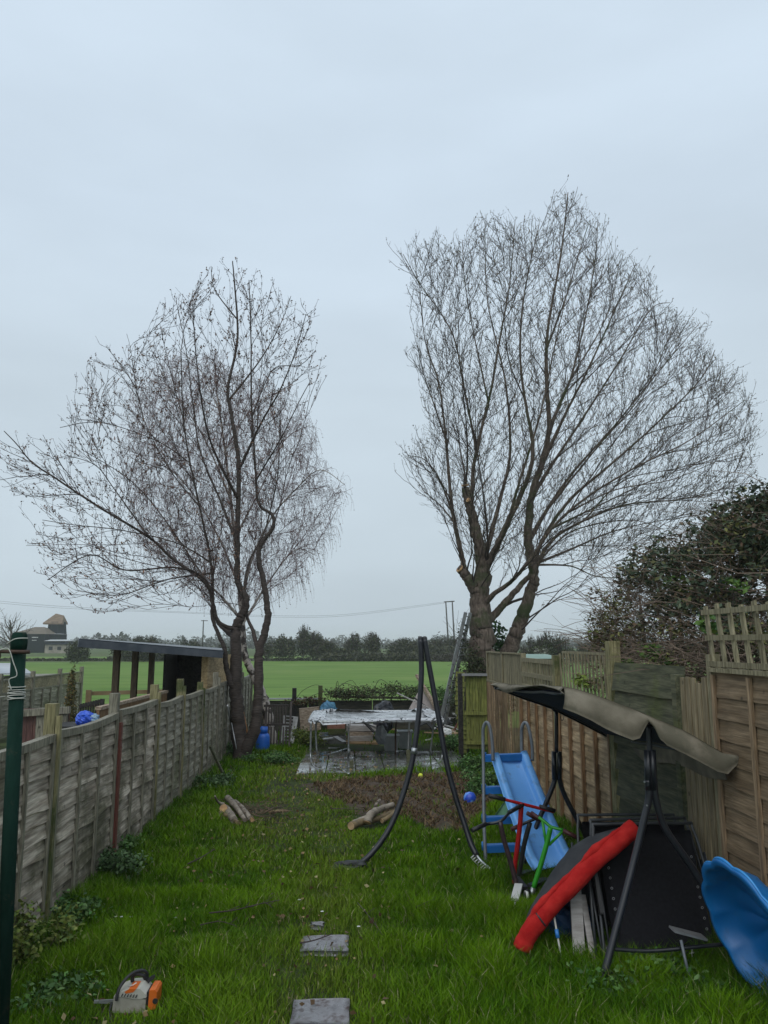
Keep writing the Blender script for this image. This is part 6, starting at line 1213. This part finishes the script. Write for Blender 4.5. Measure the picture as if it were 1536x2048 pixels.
# ================================================================== FOLDED LOUNGERS
def lounger(x0, yb, w_, h_, lean, rz, label, first=None, eye=True):
    if first is None:
        t = thing('folded_lounger', (x0, yb, 0), label, 'lounger', 'black folded loungers stacked under the swing seat frame'); q = V((x0, yb, 0))
        P = lambda u_, v_: q + V((u_ * w_, v_ * lean, v_ * h_))
        m = MB(); m.tube(smooth_path([P(-.56, 0), P(-.54, .3), P(-.52, .7), P(-.48, 1.0), P(-.40, 1.03), P(.40, 1.03), P(.48, 1.0), P(.52, .7), P(.54, .3), P(.56, 0)], 3), .013, 8)
        m.tube([P(-.62, .0) + V((0, .05, 0)), P(-.56, .8) + V((0, .05, 0))], .012, 8).tube([P(.62, .0) + V((0, .05, 0)), P(.56, .8) + V((0, .05, 0))], .012, 8).tube([P(-.56, .12), P(.56, .12)], .012, 8); m.build('frame', mat('dark_lounger_frame', (.03, .033, .037), (.05, .055, .06), .4, 8), t)
        MB().grid(lambda u_, v_: P(lerp(-.45, .45, u_), lerp(.16, .98, v_)) + V((0, -.012 + .03 * math.sin(v_ * 3.14), 0)), 10, 14, thick=.006).build('sling', M_MESH, t)
        for sg in (-1, 1): MB().beam(P(sg * .54, .72) + V((0, -.04, 0)), P(sg * .54, .40) + V((0, -.05, 0)), .03, .045).build('armrest', M_RUB, t)
        for sg in (-1, 1):
            for k in range(8):
                c_ = P(sg * .40, .28 + k * .072) + V((0, -.022, 0)); m = MB(); m.tube([c_ + V((math.cos(a_) * .009, 0, math.sin(a_) * .009)) for a_ in [j * .785 for j in range(8)]], .0026, 6, closed=True); m.build('eyelet', M_ALU, t)
        return t
    t = first.copy(); col.objects.link(t); t.location = (x0, yb, 0); t.rotation_euler = (0, 0, rz); t['label'] = label
    for ch in list(first.children): c_ = ch.copy(); col.objects.link(c_); c_.parent = t
    return t
lb = G(1330, 1965); L1 = lounger(2.60, 6.58, .92, 1.0, .42, 0, 'front black folded lounger with rows of silver eyelets')
lounger(2.65, 6.76, .92, 1.0, .42, .05, 'middle black folded lounger directly behind the front one', L1); lounger(2.56, 6.93, .92, 1.0, .42, -.04, 'rearmost black folded lounger nearest the fence', L1)
q = D(1384, 1906, 6.55); o = MB().box(q, (.006, .006, .055), ry=.1).box(q, (.036, .008, .006), ry=-.2).build('plastic_clip', M_WHITE, base=q); tag(o, 'small white cross-shaped clip under the crossbar', 'clip')
for i, (x0, y0, x1, y1, Y0, w_, lab, mt) in enumerate(((1160, 1935, 1148, 1745, 6.95, .10, 'pale grey weathered board leaning under the red edge, left one', M_J2), (1190, 1940, 1165, 1790, 6.9, .05, 'narrow pale batten leaning beside the grey board', M_J2), (1175, 1860, 1160, 1720, 7.0, .07, 'dark board leaning between the pale boards', W_DARK))):
    b = G(x0, y0); a = D(x1, y1, b.y + .35); o = MB().beam((b.x, b.y, 0), a, w_, .02, (0, 1, 0)).build('leaning_board', mt, base=(b.x, b.y, 0)); tag(o, lab, 'board', 'boards under the folded trampoline')
# extra dark rods
for i, (x0, y0, x1, y1) in enumerate(((1212, 1945, 1180, 1760), (1226, 1940, 1196, 1745), (1240, 1930, 1208, 1735))):
    b = G(x0, y0); a = D(x1, y1, b.y + .3); o = MB().tube([(b.x, b.y, 0), a], .009, 6).build('metal_rod', MATS['dark_lounger_frame'], base=(b.x, b.y, 0)); tag(o, ('left', 'middle', 'right')[i] + ' of three thin dark rods leaning beside the pale boards', 'rod', 'thin dark rods')
# ================================================================== RED EDGED FOLDED TRAMPOLINE
t = thing('folded_trampoline', G(1050, 1915), 'folded toy trampoline with a thick red padded edge and black cover, on its side', 'trampoline')
cl_ = [(1043, 1901, 6.78), (1050, 1882, 6.78), (1066, 1855, 6.77), (1103, 1810, 6.76), (1148, 1764, 6.75), (1190, 1721, 6.74), (1231, 1686, 6.73), (1258, 1664, 6.72), (1273, 1653, 6.72)]
CP = smooth_path([D(*p) for p in cl_], 7); n = len(CP)
rad = [(.076 if 2 < i < n - 3 else (.035, .058, .071)[min(i, n - 1 - i)]) * (1 + .03 * math.sin(i * .5) + .02 * math.sin(i * 1.3)) for i in range(n)]
MB().tube(CP, rad, 20).build('padded_edge', M_RED, t)
ob = [(1048, 1866), (1056, 1842), (1068, 1815), (1084, 1786), (1101, 1756), (1120, 1722), (1138, 1699), (1170, 1677), (1206, 1663), (1245, 1655)]
def cov(u_, v_):
    i = u_ * (len(ob) - 1); i0 = min(int(i), len(ob) - 2); f_ = i - i0; x = lerp(ob[i0][0], ob[i0 + 1][0], f_); y = lerp(ob[i0][1], ob[i0 + 1][1], f_)
    c_ = CP[min(n - 1, int(u_ * (n - 1)))]; o_ = D(x, y, c_.y + .42); p = V(c_).lerp(V(o_), v_); p += V((-.06, 0, .05)) * math.sin(v_ * 3.14) * math.sin(u_ * 3.14); p += V((0, 0, 1)) * .006 * math.sin(u_ * 22 + v_ * 5); return p
MB().grid(cov, 36, 12, thick=.008).build('cover', M_BFAB, t)
def back(u_, v_):
    c_ = CP[min(n - 1, int(u_ * (n - 1)))]; e = V((c_.x + .1 + .25 * u_, c_.y + .2, max(.02, c_.z * .05))); return V(c_).lerp(e, v_)
MB().grid(lambda u_, v_: cov(u_, 1).lerp(V((cov(u_, 1).x + .45, cov(u_, 1).y + .12, .02)), v_), 24, 8, thick=.006).build('rear_cover', M_BFAB, t)
rp = []; rq = []
for i in range(14, n - 9): rp.append(V(CP[i]) + V((-.052, -.01, .050))); rq.append(.020 + .011 * math.sin(i * .37) + .006 * math.sin(i * .71 + 1) + .003 * math.sin(i * 1.9))
rf = MB(); rf.tube(rp, rq, 12); rf.build('gathered_hem', M_RED, t)
i = int(n * .30); MB().tube([V(CP[i]) + V(q) * .075 for q in [(math.cos(a_) * .55, -math.sin(a_), math.cos(a_) * -.75) for a_ in [j * .524 for j in range(12)]]], .010, 6, closed=True).build('strap', M_RUB, t)
t = thing('white_stick', G(1128, 1950), 'thin white stick with blue tape hanging from the strap on the red edge', 'stick'); a = D(1108, 1832, 6.75); b = G(1128, 1945)
MB().tube([V(a), V(a).lerp(V(b), .4), V(b)], .0085, 8).build('stick', M_ROPE, t); MB().tube([V(a).lerp(V(b), .24), V(a).lerp(V(b), .40)], .017, 10).build('tape', M_BLUED, t); MB().tube([V(a) + V((-.03, 0, .05)), V(a) + V((-.01, -.01, -.03)), V(a)], .006, 6).build('hook', M_RUB, t)
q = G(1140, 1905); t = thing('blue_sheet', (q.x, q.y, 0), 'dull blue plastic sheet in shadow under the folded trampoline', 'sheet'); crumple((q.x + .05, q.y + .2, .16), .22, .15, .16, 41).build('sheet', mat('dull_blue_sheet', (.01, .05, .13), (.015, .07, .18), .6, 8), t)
# ================================================================== BLUE SHELL
c_ = D(1522, 1862, 5.75); t = thing('shell_sandpit', (c_.x, c_.y, 0), 'blue plastic scallop shell sandpit half tipped on its edge at the right', 'sandpit')
ax_ = V((-.95, -.10, -.30)).normalized(); xx = V((0, 0, 1)).cross(ax_).normalized(); yy = ax_.cross(xx)
def shell(u_, v_):
    a = u_ * 2 * math.pi; sc_ = 1 + .062 * abs(math.cos(a * 5.5)) if v_ > .5 else 1 + .062 * abs(math.cos(a * 5.5)) * v_ * 2
    prof = [(0, -.22), (.26, -.22), (.37, -.18), (.42, -.10), (.45, -.01), (.46, 0), (.495, .0), (.50, -.02)]
    i = v_ * (len(prof) - 1); i0 = min(int(i), len(prof) - 2); f_ = i - i0; r_ = lerp(prof[i0][0], prof[i0 + 1][0], f_) * sc_; d_ = lerp(prof[i0][1], prof[i0 + 1][1], f_) + .030 * abs(math.cos(a * 5.5)) * min(1, r_ * 4) * (1 - v_)
    return c_ + xx * (r_ * math.cos(a)) + yy * (r_ * math.sin(a)) + ax_ * (d_ + .1)
MB().grid(shell, 132, 14, thick=-.005).build('shell', M_SHELL, t)
MB().tube([shell(k / 132, 1.0) for k in range(132)], .010, 6, closed=True).build('rim', mat('pale_blue_rim_plastic', (.03, .24, .60), (.05, .30, .66), .35, 5), t)
# leg of table behind shell
q = G(1385, 1985); t = thing('metal_stand', (q.x, q.y, 0), 'pale metal tube leg standing in the grass under the crossbar end', 'tube'); a = D(1362, 1880, q.y + .1); MB().tube([(q.x, q.y, 0), a], .012, 8).build('tube', MATS['grey_tube_paint'], t); MB().box(V(a) + V((.08, .05, .03)), (.26, .12, .015), ry=.25).build('plate', M_ALU, t)
# ================================================================== HAZE
hz = MB(); hz.hexa([(-1600, -60, -1), (1600, -60, -1), (1600, 2000, -1), (-1600, 2000, -1)], [(-1600, -60, 19), (1600, -60, 19), (1600, 2000, 19), (-1600, 2000, 19)])
hm = bpy.data.materials.new('haze_air'); hm.use_nodes = True; t_ = hm.node_tree; t_.nodes.clear(); oo = t_.nodes.new('ShaderNodeOutputMaterial'); pv_ = t_.nodes.new('ShaderNodeVolumePrincipled')
pv_.inputs['Color'].default_value = (.97, .99, 1, 1); pv_.inputs['Density'].default_value = .00055; t_.links.new(pv_.outputs[0], oo.inputs['Volume'])
o = hz.build('haze', hm); o['kind'] = 'stuff'; o['label'] = 'thin grey rain haze over the field'
